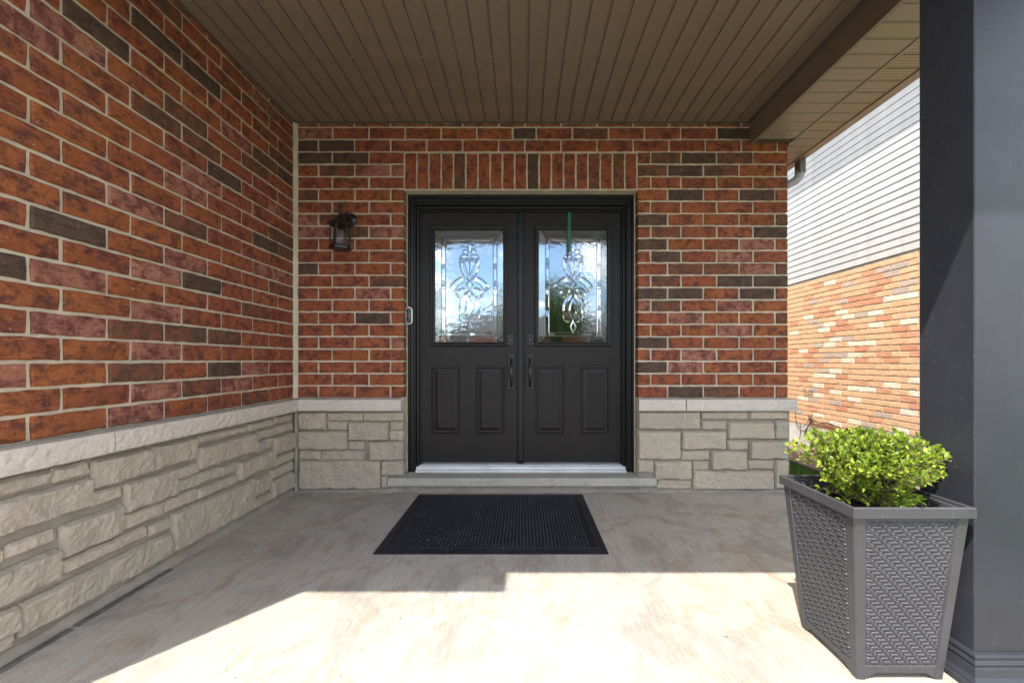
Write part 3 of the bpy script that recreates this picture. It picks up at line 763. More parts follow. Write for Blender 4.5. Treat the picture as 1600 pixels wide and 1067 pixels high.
    m = MB(); m.box((hxx-.034, DD-0.009, z0), (hxx+.034, DD-0.0003, z1), 0.004); m.box((hxx-.026, DD-0.013, z0+.008), (hxx+.026, DD-0.0089, z1-.008), 0.003)
    hp = []
    for i in range(15):
        t = i/14; hp.append((hxx, DD-0.012-0.052*math.sin(math.pi*t)**0.7, z0+0.028+(z1-z0-0.082)*t))
    m.tube(hp, [0.013 - 0.002*math.cos(2*math.pi*i/14) for i in range(15)], 8)
    m.lathe([(.012, 0), (.015, -.02), (.017, -.034), (.010, -.038)], (hxx, DD-0.012, z1-0.040), 12, axis='y')
    obj('handle', m, M['hardware'], door, smooth=False)
    return door
make_door(655, 808, (673.5,354,792,540.5), (680,361,785.5,534.5), [(674,719.5),(743,789)], 799, 798)
make_door(819, 973, (836,354,954.5,540.5), (842.5,361,947.5,534.5), [(837,882.5),(907,952)], 828, 829)
m = MB()
m.box((dx(808)+.002, DD-.010, ZB+.004), (dx(819)-.002, DD+.05, ZT), .003); m.box((dx(810.5), DD-.020, ZB+.004), (dx(816.5), DD-.0099, ZT), .004)
m.box((dx(808)+.004, DD-.022, ZB-.016), (dx(819)-.004, DD-.0, ZB+.0038), .004)
obj('astragal', m, M['frame'], HOUSE)
m = MB(); m.box((FX0+.08, DD+.05, zb), (FX0+.11, 3.6, ZT+.03)); m.box((FX1-.11, DD+.05, zb), (FX1-.08, 3.6, ZT+.03)); m.box((FX0+.1101, DD+.05, ZT-.004), (FX1-.1101, 3.6, ZT+.06))
obj('door_stop', m, M['frame'], HOUSE)

# ---- porch ceiling
ZC = 2.992
XB0, XB1, ZBM = 1.841, 2.155, 2.818                    # side beam
YF = 0.76                                              # roof edge towards the street
gp = 0.1123; gx = -1.7685
m = MB(); m.box((LXW-0.2, YF+0.03, ZC+0.02), (XB0+0.02, D0+0.02, ZC+0.03)); PC = obj('porch_ceiling', m, M['soffit'], HOUSE)
prof = [(0.010, 0), (gp-0.0035, 0), (gp-0.0025, -0.0022), (gp, -0.0022), (gp, 0.010), (0, 0.010), (0.001, 0.0085), (0.008, 0.0085)]
def strip(w): 
    m = MB(); m.prism([(0.011, 0), (w-0.005, 0), (w-0.004, -0.0028), (w-0.0002, -0.0028), (w-0.0002, 0.012), (0, 0.012), (0.0, 0.0095), (0.0085, 0.0095)], 'y', 0, 1.73); return m.mesh('soffit_panel', M['soffit'])
sm1 = strip(gp)
i = -1
while gx + gp*i < XB0 - 0.002:
    xa = gx + gp*i; xb = min(xa+gp, XB0-0.002)
    if xa < LXW: me = strip(xb-(LXW+0.002)); xa = LXW+0.002
    else: me = sm1 if xb-xa > gp-1e-4 else strip(xb-xa)
    o = obj('soffit_panel', me, None, PC, (xa, 1.602, ZC))
    if i % 2 == 0 and i > 2:
        s_ = MB(); s_.lathe([(.0045, 0), (.004, -.002), (.0015, -.003)], (xa+0.005, 2.627+random.uniform(-.01,.01), ZC+0.0085), 8); obj('screw', s_, M['alu'], o)
    i += 1
m = MB(); m.box((LXW+0.001, D0-0.018, ZC-0.004), (XB0-0.001, D0-0.002, ZC-0.0005), .001); m.box((LXW+0.002, 1.61, ZC-0.004), (LXW+0.018, D0-0.019, ZC-0.0006), .001); m.box((XB0-0.028, 1.61, ZC-0.012), (XB0-0.0005, D0-0.019, ZC-0.0008), .002)
obj('edge_trim', m, M['beam'], PC)
# side beam: capped face, strip soffit below
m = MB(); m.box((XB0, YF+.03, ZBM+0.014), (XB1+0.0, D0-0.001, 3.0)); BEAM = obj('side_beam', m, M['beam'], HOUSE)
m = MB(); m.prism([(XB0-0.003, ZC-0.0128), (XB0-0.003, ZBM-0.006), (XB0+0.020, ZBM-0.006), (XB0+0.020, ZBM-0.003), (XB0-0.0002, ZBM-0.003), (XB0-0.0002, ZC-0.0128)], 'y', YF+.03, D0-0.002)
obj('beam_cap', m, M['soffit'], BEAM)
def cross_strip(w, l, mat):
    m = MB(); m.prism([(0.011, 0), (w-0.005, 0), (w-0.004, -0.0028), (w-0.0002, -0.0028), (w-0.0002, 0.012), (0, 0.012), (0.0, 0.0095), (0.0085, 0.0095)], 'x', 0, l); return m.mesh('soffit_panel', mat)
cs1 = cross_strip(gp, XB1-XB0-0.022, M['soffit_side']); cs2 = cross_strip(gp, 2.384-XB1-0.012, M['vented'])
y = 3.251 - gp*21
SS = None
m = MB(); m.box((XB1+0.001, YF+.03, ZBM+0.016), (2.384, 5.2, ZBM+0.022)); SS = obj('eave_soffit', m, M['soffit_side'], HOUSE)
while y < 5.1:
    if y + gp < D0-0.01: obj('soffit_panel', cs1, None, BEAM, (XB0+0.021, y, ZBM))
    if y > YF: obj('soffit_panel', cs2, None, SS, (XB1+0.011, y, ZBM))
    y += gp
m = MB(); m.box((XB1-0.006, YF+.03, ZBM-0.006), (XB1+0.012, D0-0.002, ZBM-0.0035), .001); obj('edge_trim', m, M['soffit_side'], SS)
# fascia and eave gutter on the side
m = MB(); m.box((2.386, YF, ZBM-0.008), (2.404, 5.2, 3.05), .002); obj('fascia', m, M['fascia'], HOUSE)
m = MB(); m.prism([(2.4045, ZBM+0.01), (2.470, ZBM+0.01), (2.486, ZBM+0.05), (2.500, ZBM+0.075), (2.503, ZBM+0.125), (2.497, ZBM+0.125), (2.494, ZBM+0.08), (2.478, ZBM+0.05), (2.464, ZBM+0.016), (2.4045, ZBM+0.016)], 'y', YF, 5.2)
GUT = obj('gutter', m, M['fascia'], HOUSE)
# outlet and ribbed elbows back to the wall
m = MB(); m.box((2.405, 3.58, 2.70), (2.468, 3.65, ZBM+0.012), .008); obj('gutter_outlet', m, M['beam'], GUT)
m = MB(); pts = [];
for i in range(13):
    a = math.pi/2*i/12*0.72; pts.append((2.436-0.11*(1-math.cos(a)), 3.615, 2.73-0.11*math.sin(a)))
e = Vector(pts[-1]); dirv = (Vector(pts[-1])-Vector(pts[-2])).normalized(); pts += [tuple(e+dirv*0.08*k) for k in (1, 2)]
q = Vector(pts[-1]); pts += [(q.x-0.01, 3.615, q.z-0.05), (q.x-0.012, 3.615, q.z-0.2), (q.x-0.012, 3.615, 0.0)]
m.tube(pts, [0.034+0.003*(i % 2) for i in range(13)]+[0.034]*5, 10); obj('downpipe', m, M['downpipe'], HOUSE)
# front beam, soffit and fascia
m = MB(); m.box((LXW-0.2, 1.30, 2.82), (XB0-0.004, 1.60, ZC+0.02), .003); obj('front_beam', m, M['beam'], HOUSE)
m = MB(); m.box((-6.0, YF+0.02, 2.824), (XB0-0.004, 1.2999, 2.84)); obj('front_soffit', m, M['soffit'], HOUSE)
m = MB(); m.box((-6.0, YF, 2.82), (2.3859, YF+0.0199, 3.05), .002); obj('fascia', m, M['fascia'], HOUSE)
m = MB(); m.prism([(YF-0.0005, 2.822), (YF-0.171, 2.822), (YF-0.172, 2.850), (YF-0.166, 2.850), (YF-0.165, 2.828), (YF-0.0005, 2.828)], 'x', -6.0, -1.105); m.box((-1.1049, YF-.172, 2.822), (-1.102, YF-.001, 2.850)); obj('gutter', m, M['fascia'], HOUSE)  # unseen gutter length, flattened to cast the step in the floor shadow
# body of the house left of the porch and roof
m = MB(); m.box((-6.0, 0.80, -0.15), (LXW-0.2201, 8.0, 3.0)); obj('garage_wall', m, M['far_brick'], HOUSE)
m = MB(); m.add([(-6.1,YF,3.052),(2.40,YF,3.052),(2.40,8.2,3.052),(-6.1,8.2,3.052),(-4,4.2,4.5),(0.5,4.2,4.5),(0.5,4.6,4.5),(-4,4.6,4.5)], [(3,2,1,0),(4,5,6,7),(0,1,5,4),(1,2,6,5),(2,3,7,6),(3,0,4,7)])
obj('roof', m, M['shingle'], HOUSE)
# ---- porch column
CX, CY, CW = 1.482, 1.350, 0.19
m = MB(); m.box((CX, CY, 0.10), (CX+CW, CY+CW, 2.819), .003); COLM = obj('porch_column', m, M['column'], HOUSE)
m = MB()
prof = [(0.0, 0.110), (0.010, 0.108), (0.013, 0.100), (0.010, 0.090), (0.013, 0.086), (0.016, 0.078), (0.013, 0.070), (0.016, 0.062), (0.021, 0.040), (0.030, 0.026), (0.030, 0.022), (0.037, 0.020), (0.040, 0.014), (0.040, 0.001)]
vs, fs = [], []
for o_, z in prof: vs += [(CX-o_, CY-o_, z), (CX+CW+o_, CY-o_, z), (CX+CW+o_, CY+CW+o_, z), (CX-o_, CY+CW+o_, z)]
for i in range(len(prof)-1):
    for k in range(4): fs.append((i*4+k, (i+1)*4+k, (i+1)*4+(k+1) % 4, i*4+(k+1) % 4))
m.add(vs, [f[::1] for f in fs]); obj('base_moulding', m, M['column'], COLM)

# ------------------------------------------------------------------ wall lantern
lp = px(549.5, 344, D0); LT = thing('wall_lantern', 'black wall lantern with glass sides mounted on the brick beside the door', 'lantern', (lp.x, D0, lp.z))
ly = 3.135; lc = px(531.5, 366, ly); lx = lc.x; s = ly/F
m = MB(); m.lathe([(.050, -.001), (.050, -.008), (.040, -.016), (.026, -.024), (.012, -.030)], (lp.x, D0, lp.z), 24, axis='y'); obj('back_plate', m, M['hardware'], LT, smooth=True)
zt = dz(337, ly)
m = MB(); m.tube(spline([(lp.x, D0-.025, lp.z), (lp.x-.008, D0-.07, lp.z+.030), (lx+.012, ly+.06, zt+.030), (lx, ly, zt+.006)], 5, False), 0.011, 8); obj('arm', m, M['hardware'], LT, smooth=True)
hr = 17.0*s
zr0, zr1 = dz(351, ly), dz(337, ly)
m = MB(); m.lathe([(hr*1.04, zr0-.008), (hr*1.16, zr0-.002), (hr*1.10, zr0+.010), (hr*.82, zr0+.018), (hr*.76, zr0+.026), (hr*.56, zr0+.040), (hr*.50, zr0+.048), (hr*.25, zr1), (hr*.15, zr1+.008)], (lx, ly, 0), 6, R(30)); ROOFL = obj('lamp_roof', m, M['hardware'], LT)
m = MB(); m.lathe([(.010, zr1+.006), (.014, zr1+.016), (.007, zr1+.028), (.006, zr1+.040), (.013, zr1+.052), (.014, zr1+.060), (.009, zr1+.072), (.010, zr1+.080), (.003, zr1+.088)], (lx, ly, 0), 10); obj('finial', m, M['hardware'], ROOFL, smooth=True)
zb0, zb1 = dz(391, ly), dz(383, ly)
m = MB(); m.lathe([(hr*.80, zb0), (hr*.98, zb0+.006), (hr*1.0, zb0+.018), (hr*.88, zb0+.024), (hr*.86, zb1)], (lx, ly, 0), 6, R(30)); obj('lamp_base', m, M['hardware'], LT)
rr = hr*.86
for k in range(6):
    a = R(30)+k*math.pi/3; b = a+math.pi/3
    m = MB(); m.tube([(lx+rr*math.cos(a), ly+rr*math.sin(a), zb1-.004), (lx+rr*.98*math.cos(a), ly+rr*.98*math.sin(a), zr0)], .0055, 6); obj('corner_bar', m, M['hardware'], LT)
    m = MB(); r2 = rr*.97; m.add([(lx+r2*math.cos(a), ly+r2*math.sin(a), zb1), (lx+r2*math.cos(b), ly+r2*math.sin(b), zb1), (lx+r2*math.cos(b), ly+r2*math.sin(b), zr0), (lx+r2*math.cos(a), ly+r2*math.sin(a), zr0)], [(0,1,2,3)]); obj('glass_panel', m, M['lamp_glass'], LT)
m = MB(); m.lathe([(.010, zr0-.004), (.011, zr0-.022), (.016, zr0-.036), (.017, zr0-.048), (.012, zr0-.060), (.003, zr0-.064)], (lx, ly, 0), 14); obj('bulb', m, M['lamp_glass'], LT, smooth=True)

# ------------------------------------------------------------------ doorbell
bc = px(640, 493.5, DF-0.006)
DB = thing('doorbell', 'slim oval video doorbell with white rim on the black door frame', 'doorbell', (bc.x, bc.y, bc.z-0.07))
def capsule(w, h, n=10): return [(w*math.cos(a), (h-w)+w*math.sin(a)) for a in (math.pi*i/n for i in range(n+1))] + [(-w*math.cos(a), -(h-w)-w*math.sin(a)) for a in (math.pi*i/n for i in range(n+1))]
o1, o2 = capsule(.0275, .072), capsule(.0215, .066); n = len(o1)
m = MB(); yb = DF-0.0062
vs = [(bc.x+x, yb, bc.z+z) for x, z in o1]+[(bc.x+x, yb-.020, bc.z+z) for x, z in o1]+[(bc.x+x, yb-.022, bc.z+z) for x, z in o2]+[(bc.x+x, yb-.014, bc.z+z) for x, z in o2]
fs = [(r*n+k, r*n+(k+1)%n, (r+1)*n+(k+1)%n, (r+1)*n+k) for r in range(3) for k in range(n)]
m.add(vs, fs); obj('rim', m, M['white'], DB)
m = MB(); m.prism([(bc.x+x*1.01, bc.z+z*1.01) for x, z in o2], 'y', yb-.016, yb-.004); obj('face', m, M['black'], DB)
m = MB(); m.lathe([(.012, 0), (.012, -.004), (.009, -.006), (.003, -.006)], (bc.x, yb-.016, bc.z+.040), 16, axis='y'); obj('lens', m, M['black'], DB)
m = MB(); m.lathe([(.015, 0), (.015, -.004), (.012, -.006), (.003, -.0055)], (bc.x, yb-.016, bc.z-.042), 18, axis='y'); obj('button', m, M['hardware'], DB)
# ------------------------------------------------------------------ over-door hanger
GH = thing('wreath_hanger', 'narrow green strip hanger hooked over the top of the door', 'hanger', (dx(890), DD-.01, dz(395)))
m = MB(); a, b = px(889.8, 331, DD-.006), px(888.6, 394.5, DD-.03); w = .0135
m.add([(a.x-w, DD+.02, ZT+.0035), (a.x+w, DD+.02, ZT+.0035), (a.x+w, DD-.004, ZT+.0035), (a.x-w, DD-.004, ZT+.0035), (b.x-w, b.y, b.z), (b.x+w, b.y, b.z),
       (a.x-w, DD+.02, ZT+.0055), (a.x+w, DD+.02, ZT+.0055), (a.x+w, DD-.007, ZT+.0045), (a.x-w, DD-.007, ZT+.0045), (b.x-w, b.y-.002, b.z), (b.x+w, b.y-.002, b.z)],
      [(0,1,2,3),(3,2,5,4),(7,6,9,8),(8,9,10,11),(4,5,11,10),(1,7,8,2),(2,8,11,5),(6,0,3,9),(9,3,4,10)])
obj('strap', m, M['green'], GH)
m = MB(); m.tube(spline([(b.x, b.y-.001, b.z+.004), (b.x-.002, b.y-.003, b.z-.02), (b.x-.004, b.y-.014, b.z-.034), (b.x-.004, b.y-.028, b.z-.030), (b.x-.003, b.y-.032, b.z-.015)], 4, False), .005, 6); obj('hook', m, M['chrome'], GH, smooth=True)

# ------------------------------------------------------------------ door mat
mx0, mx1, my0, my1 = -0.828, 0.474, 2.262, 3.272
DM = thing('door_mat', 'black rubber door mat with raised dimples in front of the double doors', 'mat', ((mx0+mx1)/2, my0, 0))
m = MB(); m.add([(mx0,my0,.001),(mx1,my0,.001),(mx1,my1,.001),(mx0,my1,.001)], [(3,2,1,0)])
vs = []; e = [(0,.001),(.004,.004),(.048,.011),(.052,.014),(.058,.014),(.062,.008)]
for ins, z in e: vs += [(mx0+ins,my0+ins,z),(mx1-ins,my0+ins,z),(mx1-ins,my1-ins,z),(mx0+ins,my1-ins,z)]
fs = [(r*4+k, r*4+(k+1)%4, (r+1)*4+(k+1)%4, (r+1)*4+k) for r in range(5) for k in range(4)] + [(20,21,22,23)]
m.add(vs, fs); obj('mat_base', m, M['rubber'], DM)
m = MB(); pt = 0.0205
ni, nj = int((mx1-mx0-.14)/pt), int((my1-my0-.14)/pt)
for i in range(ni):
    for j in range(nj):
        x, y = mx0+.075+pt*i, my0+.075+pt*j
        if (i+j) % 2: lx_, ly_ = .0088, .0036
        else: lx_, ly_ = .0036, .0088
        m.add([(x-lx_,y-ly_,.0075),(x+lx_,y-ly_,.0075),(x+lx_,y+ly_,.0075),(x-lx_,y+ly_,.0075),(x-lx_*.6,y-ly_*.6,.0135),(x+lx_*.6,y-ly_*.6,.0135),(x+lx_*.6,y+ly_*.6,.0135),(x-lx_*.6,y+ly_*.6,.0135)],
              [(4,5,6,7),(0,1,5,4),(1,2,6,5),(2,3,7,6),(3,0,4,7)])
obj('tread', m, M['rubber'], DM, kind='stuff')

# ------------------------------------------------------------------ planter
tx0, tx1, ty0, ty1, tz = 1.061, 1.457, 1.320, 1.705, 0.593
bx0, bx1, by0, by1 = 1.118, 1.406, 1.376, 1.652
PL = thing('planter', 'tall tapered dark grey planter with woven texture beside the column', 'planter', ((bx0+bx1)/2, (by0+by1)/2, 0))
C_t = [(tx0+.010,ty0+.010),(tx1-.010,ty0+.010),(tx1-.010,ty1-.010),(tx0+.010,ty1-.010)]; C_b = [(bx0,by0),(bx1,by0),(bx1,by1),(bx0,by1)]
ZR = tz-0.030
def pc(k, t, out=0.0):
    p = Vector((*C_b[k], 0.0)).lerp(Vector((*C_t[k], ZR)), t); c_ = Vector(((bx0+bx1)/2, (by0+by1)/2, p.z)); d = p-c_
    return p + Vector((out if d.x > 0 else -out, out if d.y > 0 else -out, 0))
# body walls, set back behind corner posts
m = MB()
vs = [pc(k, 0.03, -.0045) for k in range(4)]+[pc(k, 1.0, -.0045) for k in range(4)]+[pc(k, 1.0, -.014) for k in range(4)]+[pc(k, .80, -.014) for k in range(4)]
m.add(vs, [(k, (k+1)%4, 4+(k+1)%4, 4+k) for k in range(4)]+[(4+k, 4+(k+1)%4, 8+(k+1)%4, 8+k) for k in range(4)]+[(8+k, 8+(k+1)%4, 12+(k+1)%4, 12+k) for k in range(4)]+[(3,2,1,0)])
obj('body', m, M['planter'], PL)
def face_pt(k, s, t, out):
    a, b = pc(k, t), pc((k+1)%4, t); n = Vector(((b-a).y, -(b-a).x, 0)).normalized()
    return a.lerp(b, s) + n*out
for k in range(4):                                      # corner posts
    m = MB(); sw = 0.095
    vs = []
    for t in (0.0, 1.0):
        a, b, c_ = face_pt(k, sw, t, 0), pc(k, t), face_pt((k-1)%4, 1-sw, t, 0)
        i1, i2 = face_pt(k, sw+.012, t, -.008), face_pt((k-1)%4, 1-sw-.012, t, -.008)
        cc = pc(k, t, -.004); e1 = face_pt(k, .012, t, 0); e2 = face_pt((k-1)%4, 1-.012, t, 0)
        vs += [i2, c_, e2, e1, a, i1]
    m.add(vs, [(j, j+1, 7+j, 6+j) for j in range(5)]+[(0,5,4,3,2,1)]); obj('corner_post', m, M['planter'], PL)
for k in range(4):                                      # bottom rails with shallow arches between the feet
    m = MB(); vs = []; n = 12
    for i in range(n+1):
        s = 0.09+0.82*i/n; e = min(i, n-i)/n
        zb_ = min(0.024, 0.024*min(1, e*7)); vs += [face_pt(k, s, zb_/ZR, -.001), face_pt(k, s, .046/ZR, -.001), face_pt(k, s, .050/ZR, -.007)]
    m.add(vs, [q for i in range(n) for q in ((i*3, (i+1)*3, (i+1)*3+1, i*3+1), (i*3+1, (i+1)*3+1, (i+1)*3+2, i*3+2))]); obj('bottom_rail', m, M['planter'], PL)
m = MB(); vs = []
for ox_, z in [(.012, ZR-.004), (0, ZR-.004), (0, tz-.003), (.003, tz), (.009, tz), (.012, tz-.003), (.012, tz-.012), (.022, tz-.014), (.036, tz-.09)]:
    vs += [(tx0+ox_,ty0+ox_,z),(tx1-ox_,ty0+ox_,z),(tx1-ox_,ty1-ox_,z),(tx0+ox_,ty1-ox_,z)]
m.add(vs, [(r*4+k, r*4+(k+1)%4, (r+1)*4+(k+1)%4, (r+1)*4+k) for r in range(8) for k in range(4)]); obj('rim', m, M['planter'], PL)
m = MB(); NC, NR = 21, 38
for k in range(4):
    t0, t1, s0, s1 = 0.095, 0.965, 0.115, 0.885
    def fp(c_, r_, out): return face_pt(k, s0+(s1-s0)*min(max(c_, 0), NC)/NC, t1-(t1-t0)*r_/NR, out)
    for r_ in range(NR):
        st_ = (r_ % 4)-4
        c_ = st_
        while c_ < NC:
            a, b = max(c_+.08, 0), min(c_+2.92, NC)
            if b-a > .4:
                mid = (a+b)/2; hw = (b-a)/2; vs = []
                for cc, oo in ((a, -.0045), (a+hw*.45, .0005), (b-hw*.45, .0005), (b, -.0045)):
                    vs += [fp(cc, r_+.10, oo-.004), fp(cc, r_+.34, oo), fp(cc, r_+.68, oo), fp(cc, r_+.90, oo-.004)]
                m.add(vs, [(i*4+j, i*4+j+1, (i+1)*4+j+1, (i+1)*4+j) for i in range(3) for j in range(3)])
            a = c_+3
            if 0 <= a and a+1 <= NC:
                vs = []
                for rr_, oo in ((r_-.55, -.006), (r_+.15, -.0006), (r_+.85, -.0006), (r_+1.55, -.006)):
                    rr_ = min(max(rr_, 0), NR)
                    vs += [fp(a+.08, rr_, oo-.003), fp(a+.3, rr_, oo), fp(a+.7, rr_, oo), fp(a+.92, rr_, oo-.003)]
                m.add(vs, [(i*4+j, (i+1)*4+j, (i+1)*4+j+1, i*4+j+1) for i in range(3) for j in range(3)])
            c_ += 4
obj('weave', m, M['planter'], PL, kind='stuff')
m = MB(); n = 14; vs = []
for i in range(n+1):
    for j in range(n+1):
        x, y = 1.085+(1.433-1.085)*i/n, 1.344+(1.681-1.344)*j/n
        vs.append((x, y, 0.535+0.012*mnoise.noise((x*18, y*18, 0))))
m.add(vs, [(i*(n+1)+j, (i+1)*(n+1)+j, (i+1)*(n+1)+j+1, i*(n+1)+j+1) for i in range(n) for j in range(n)])
obj('soil', m, M['soil'], PL)

# ------------------------------------------------------------------ shrub in the planter
SC = Vector((1.272, 1.510, 0.53))
SH = thing('boxwood_shrub', 'bright green small leaved shrub growing in the woven planter', 'shrub', SC)
rs = random.Random(5); stems = MB(); leaves = MB()
def leaf(p, d, up, L, W):
    d = d.normalized(); sd = d.cross(up); sd = sd.normalized() if sd.length > 1e-4 else d.orthogonal().normalized(); nn = sd.cross(d)
    c1 = p+d*L*.35; c2 = p+d*L*.7
    leaves.add([p, c1+sd*W*.5+nn*W*.12, c2+sd*W*.42+nn*W*.12, p+d*L-nn*L*.08, c2-sd*W*.42+nn*W*.12, c1-sd*W*.5+nn*W*.12, c1, c2], [(0,1,6),(0,6,5),(1,2,7,6),(6,7,4,5),(2,3,7),(7,3,4)])
for k in range(3):
    a = rs.uniform(0, 6.28); stems.tube([SC+Vector((.01*math.cos(a), .01*math.sin(a), -.01)), SC+Vector((.03*math.cos(a), .03*math.sin(a), .05)), SC+Vector((.05*math.cos(a), .05*math.sin(a), .11))], [.008, .006, .004], 6)
for k in range(470):
    a = rs.uniform(0, 2*math.pi); q_ = rs.random()**0.6
    ext = 1.0 + 0.14*math.sin(a*3+1) + 0.10*math.sin(a*5+2)
    tip = SC + Vector((0.235*ext*q_*math.cos(a)*(0.86 if math.cos(a) < 0 else 1), 0.215*ext*q_*math.sin(a), 0.262-0.060*q_*q_+rs.uniform(-.055, .02)*(0.4+q_)))
    if rs.random() < 0.16: tip.z -= rs.uniform(.02, .10); tip.xy = SC.xy+(tip.xy-SC.xy)*.75
    if k >= 400:
        tip = SC + Vector((0.17*math.cos(a)*rs.uniform(.4, 1), 0.15*math.sin(a)*rs.uniform(.4, 1), rs.uniform(.03, .13)))
    if tip.x > 1.462: tip.x = 1.462 - rs.uniform(0, .03)
    root = SC + Vector((rs.uniform(-.03,.03), rs.uniform(-.03,.03), rs.uniform(0.0,.07)))
    mid = root.lerp(tip, .5)+Vector((rs.uniform(-.02,.02), rs.uniform(-.02,.02), rs.uniform(-.02,.02)))
    path = [Vector(p) for p in spline([tuple(root), tuple(mid), tuple(tip)], 5, False)]
    stems.tube(path[::2]+[path[-1]], .0016, 3, False)
    nL = len(path)
    for i, p in enumerate(path):
        if i < nL*(0.36 if rs.random() < .45 else 0.56): continue
        d = (path[min(i+1, nL-1)]-path[max(i-1, 0)]).normalized()
        for s_ in (0, 1):
            an = i*1.57+s_*math.pi+rs.uniform(-.5,.5); o_ = d.orthogonal().normalized(); b_ = d.cross(o_)
            out = (o_*math.cos(an)+b_*math.sin(an)); ld = (out*.9+d*.65+Vector((0,0,.2)))
            L = rs.uniform(.016, .028); leaf(p+out*.002, ld, Vector((rs.uniform(-.5,.5), rs.uniform(-.5,.5), 1)), L, L*.55)
    leaf(path[-1], d+Vector((0,0,.3)), Vector((rs.uniform(-1,1),1,.3)), .022, .011)
    leaf(path[-1], d+Vector((rs.uniform(-.8,.8),rs.uniform(-.8,.8),.1)), Vector((rs.uniform(-1,1),.3,1)), .02, .011)
obj('stems', stems, M['bark'], SH); obj('foliage', leaves, M['leaf'], SH)

# ------------------------------------------------------------------ neighbour's house
NX = 3.98
NH = thing('neighbour_house', 'neighbouring house with orange brick wall under cream horizontal siding', 'house', (NX, 5, -0.12))
m = MB(); m.box((NX+0.008, 1.0, 0.157), (NX+0.25, 12, 2.19)); NB = obj('brick_wall', m, mortar_mat('pale mortar', (0.52, 0.47, 0.40)), NH)
m = MB(); m.box((NX+0.004, 1.0, -0.3), (NX+0.25, 12, 0.1569), .004); obj('foundation', m, M['foundation'], NH)
NBM = {}
def nb_mat(name, a, b):
    t = NT(name); v = t.coords('Object', True); oi = t.n.new('ShaderNodeObjectInfo')
    col = t.mix(oi.outputs['Random'], a, b); n = t.noise(v, 30, 5, .65); col = t.mix(t.ramp(n, [(.35, .3), (.65, 0)]), col, tuple(x*.5 for x in a))
    return t.set(col, .9, t.bump(n, .5, .004), spec=.2)
NBM['o'] = nb_mat('orange brick', (0.58, 0.345, 0.19), (0.64, 0.39, 0.22)); NBM['r'] = nb_mat('red orange brick', (0.52, 0.23, 0.13), (0.55, 0.28, 0.16))
NBM['c'] = nb_mat('cream brick', (0.68, 0.55, 0.41), (0.70, 0.58, 0.45)); NBM['g'] = nb_mat('grey pink brick', (0.48, 0.34, 0.26), (0.42, 0.33, 0.27))
rn = random.Random(11); nvar = {}
rest = MB()
nbricks = 0
def nbrick(kind, v_):
    key = (kind, v_)
    if key not in nvar: nvar[key] = brick_mesh(0.192, 0.0575, 0.05, 500+v_, NBM[kind], 0.0018, 0.004)
    return nvar[key]
cand = []
zc = 0.162; row = 0
while zc + 0.06 < 2.185:
    y = 3.45 + (0.1 if row % 2 else 0)
    while y < 7.6:
        x_ = rn.random(); kind = 'o' if x_ < .68 else 'r' if x_ < .83 else 'c' if x_ < .93 else 'g'
        uu = U0+F*NX/(y+.1); vv = V0-(zc+.03-H)*F/(y+.1); seen = 1222 < uu < 1442
        cand.append(((0 if seen else 1), y, zc, kind)); y += 0.2
    zc += 0.067; row += 1
cand.sort(key=lambda c_: (c_[0], c_[1]))
for i, (sn, y, zc, kind) in enumerate(cand):
    if i < 300: obj('brick', nbrick(kind, rn.randrange(5)), None, NB, (NX+random.uniform(-.0015,.0015), y+0.192, zc), R(-90))
    else: rest.box((NX+random.uniform(-.0015,.0015), y, zc), (NX+.05, y+.192, zc+.0575), .003)
obj('far_bricks', rest, NBM['o'], NB, kind='stuff')
m = MB(); m.box((NX+0.012, 1.0, 2.1901), (NX+0.25, 12, 4.6)); SD = obj('siding', m, M['siding'], NH)
m = MB(); m.prism([(NX+.012, 0), (NX-.0075, 0.0005), (NX-.0085, 0.006), (NX-.001, .0845), (NX+.012, .0845)], 'y', 1.0, 12); sdm = m.mesh('siding_board', M['siding'])
for i in range(27): obj('siding_board', sdm, None, SD, (0, 0, 2.192+.0855*i))
m = MB(); m.box((NX-0.40, 1.0, 4.53), (NX+0.25, 12, 4.70), .01); NR_ = obj('eave', m, M['fascia'], NH)
m = MB(); m.add([(NX-.42,1,4.70),(NX-.42,12,4.70),(NX+7,12,4.70),(NX+7,1,4.70),(NX+3.2,1,6.6),(NX+3.2,12,6.6)], [(0,1,5,4),(1,2,5),(2,3,4,5),(3,0,4),(3,2,1,0)]); obj('roof', m, M['shingle'], NH)
m = MB(); m.box((NX+.2501, 1.0, -.3), (NX+7, 12, 4.69)); obj('house_body', m, M['far_brick'], NH)
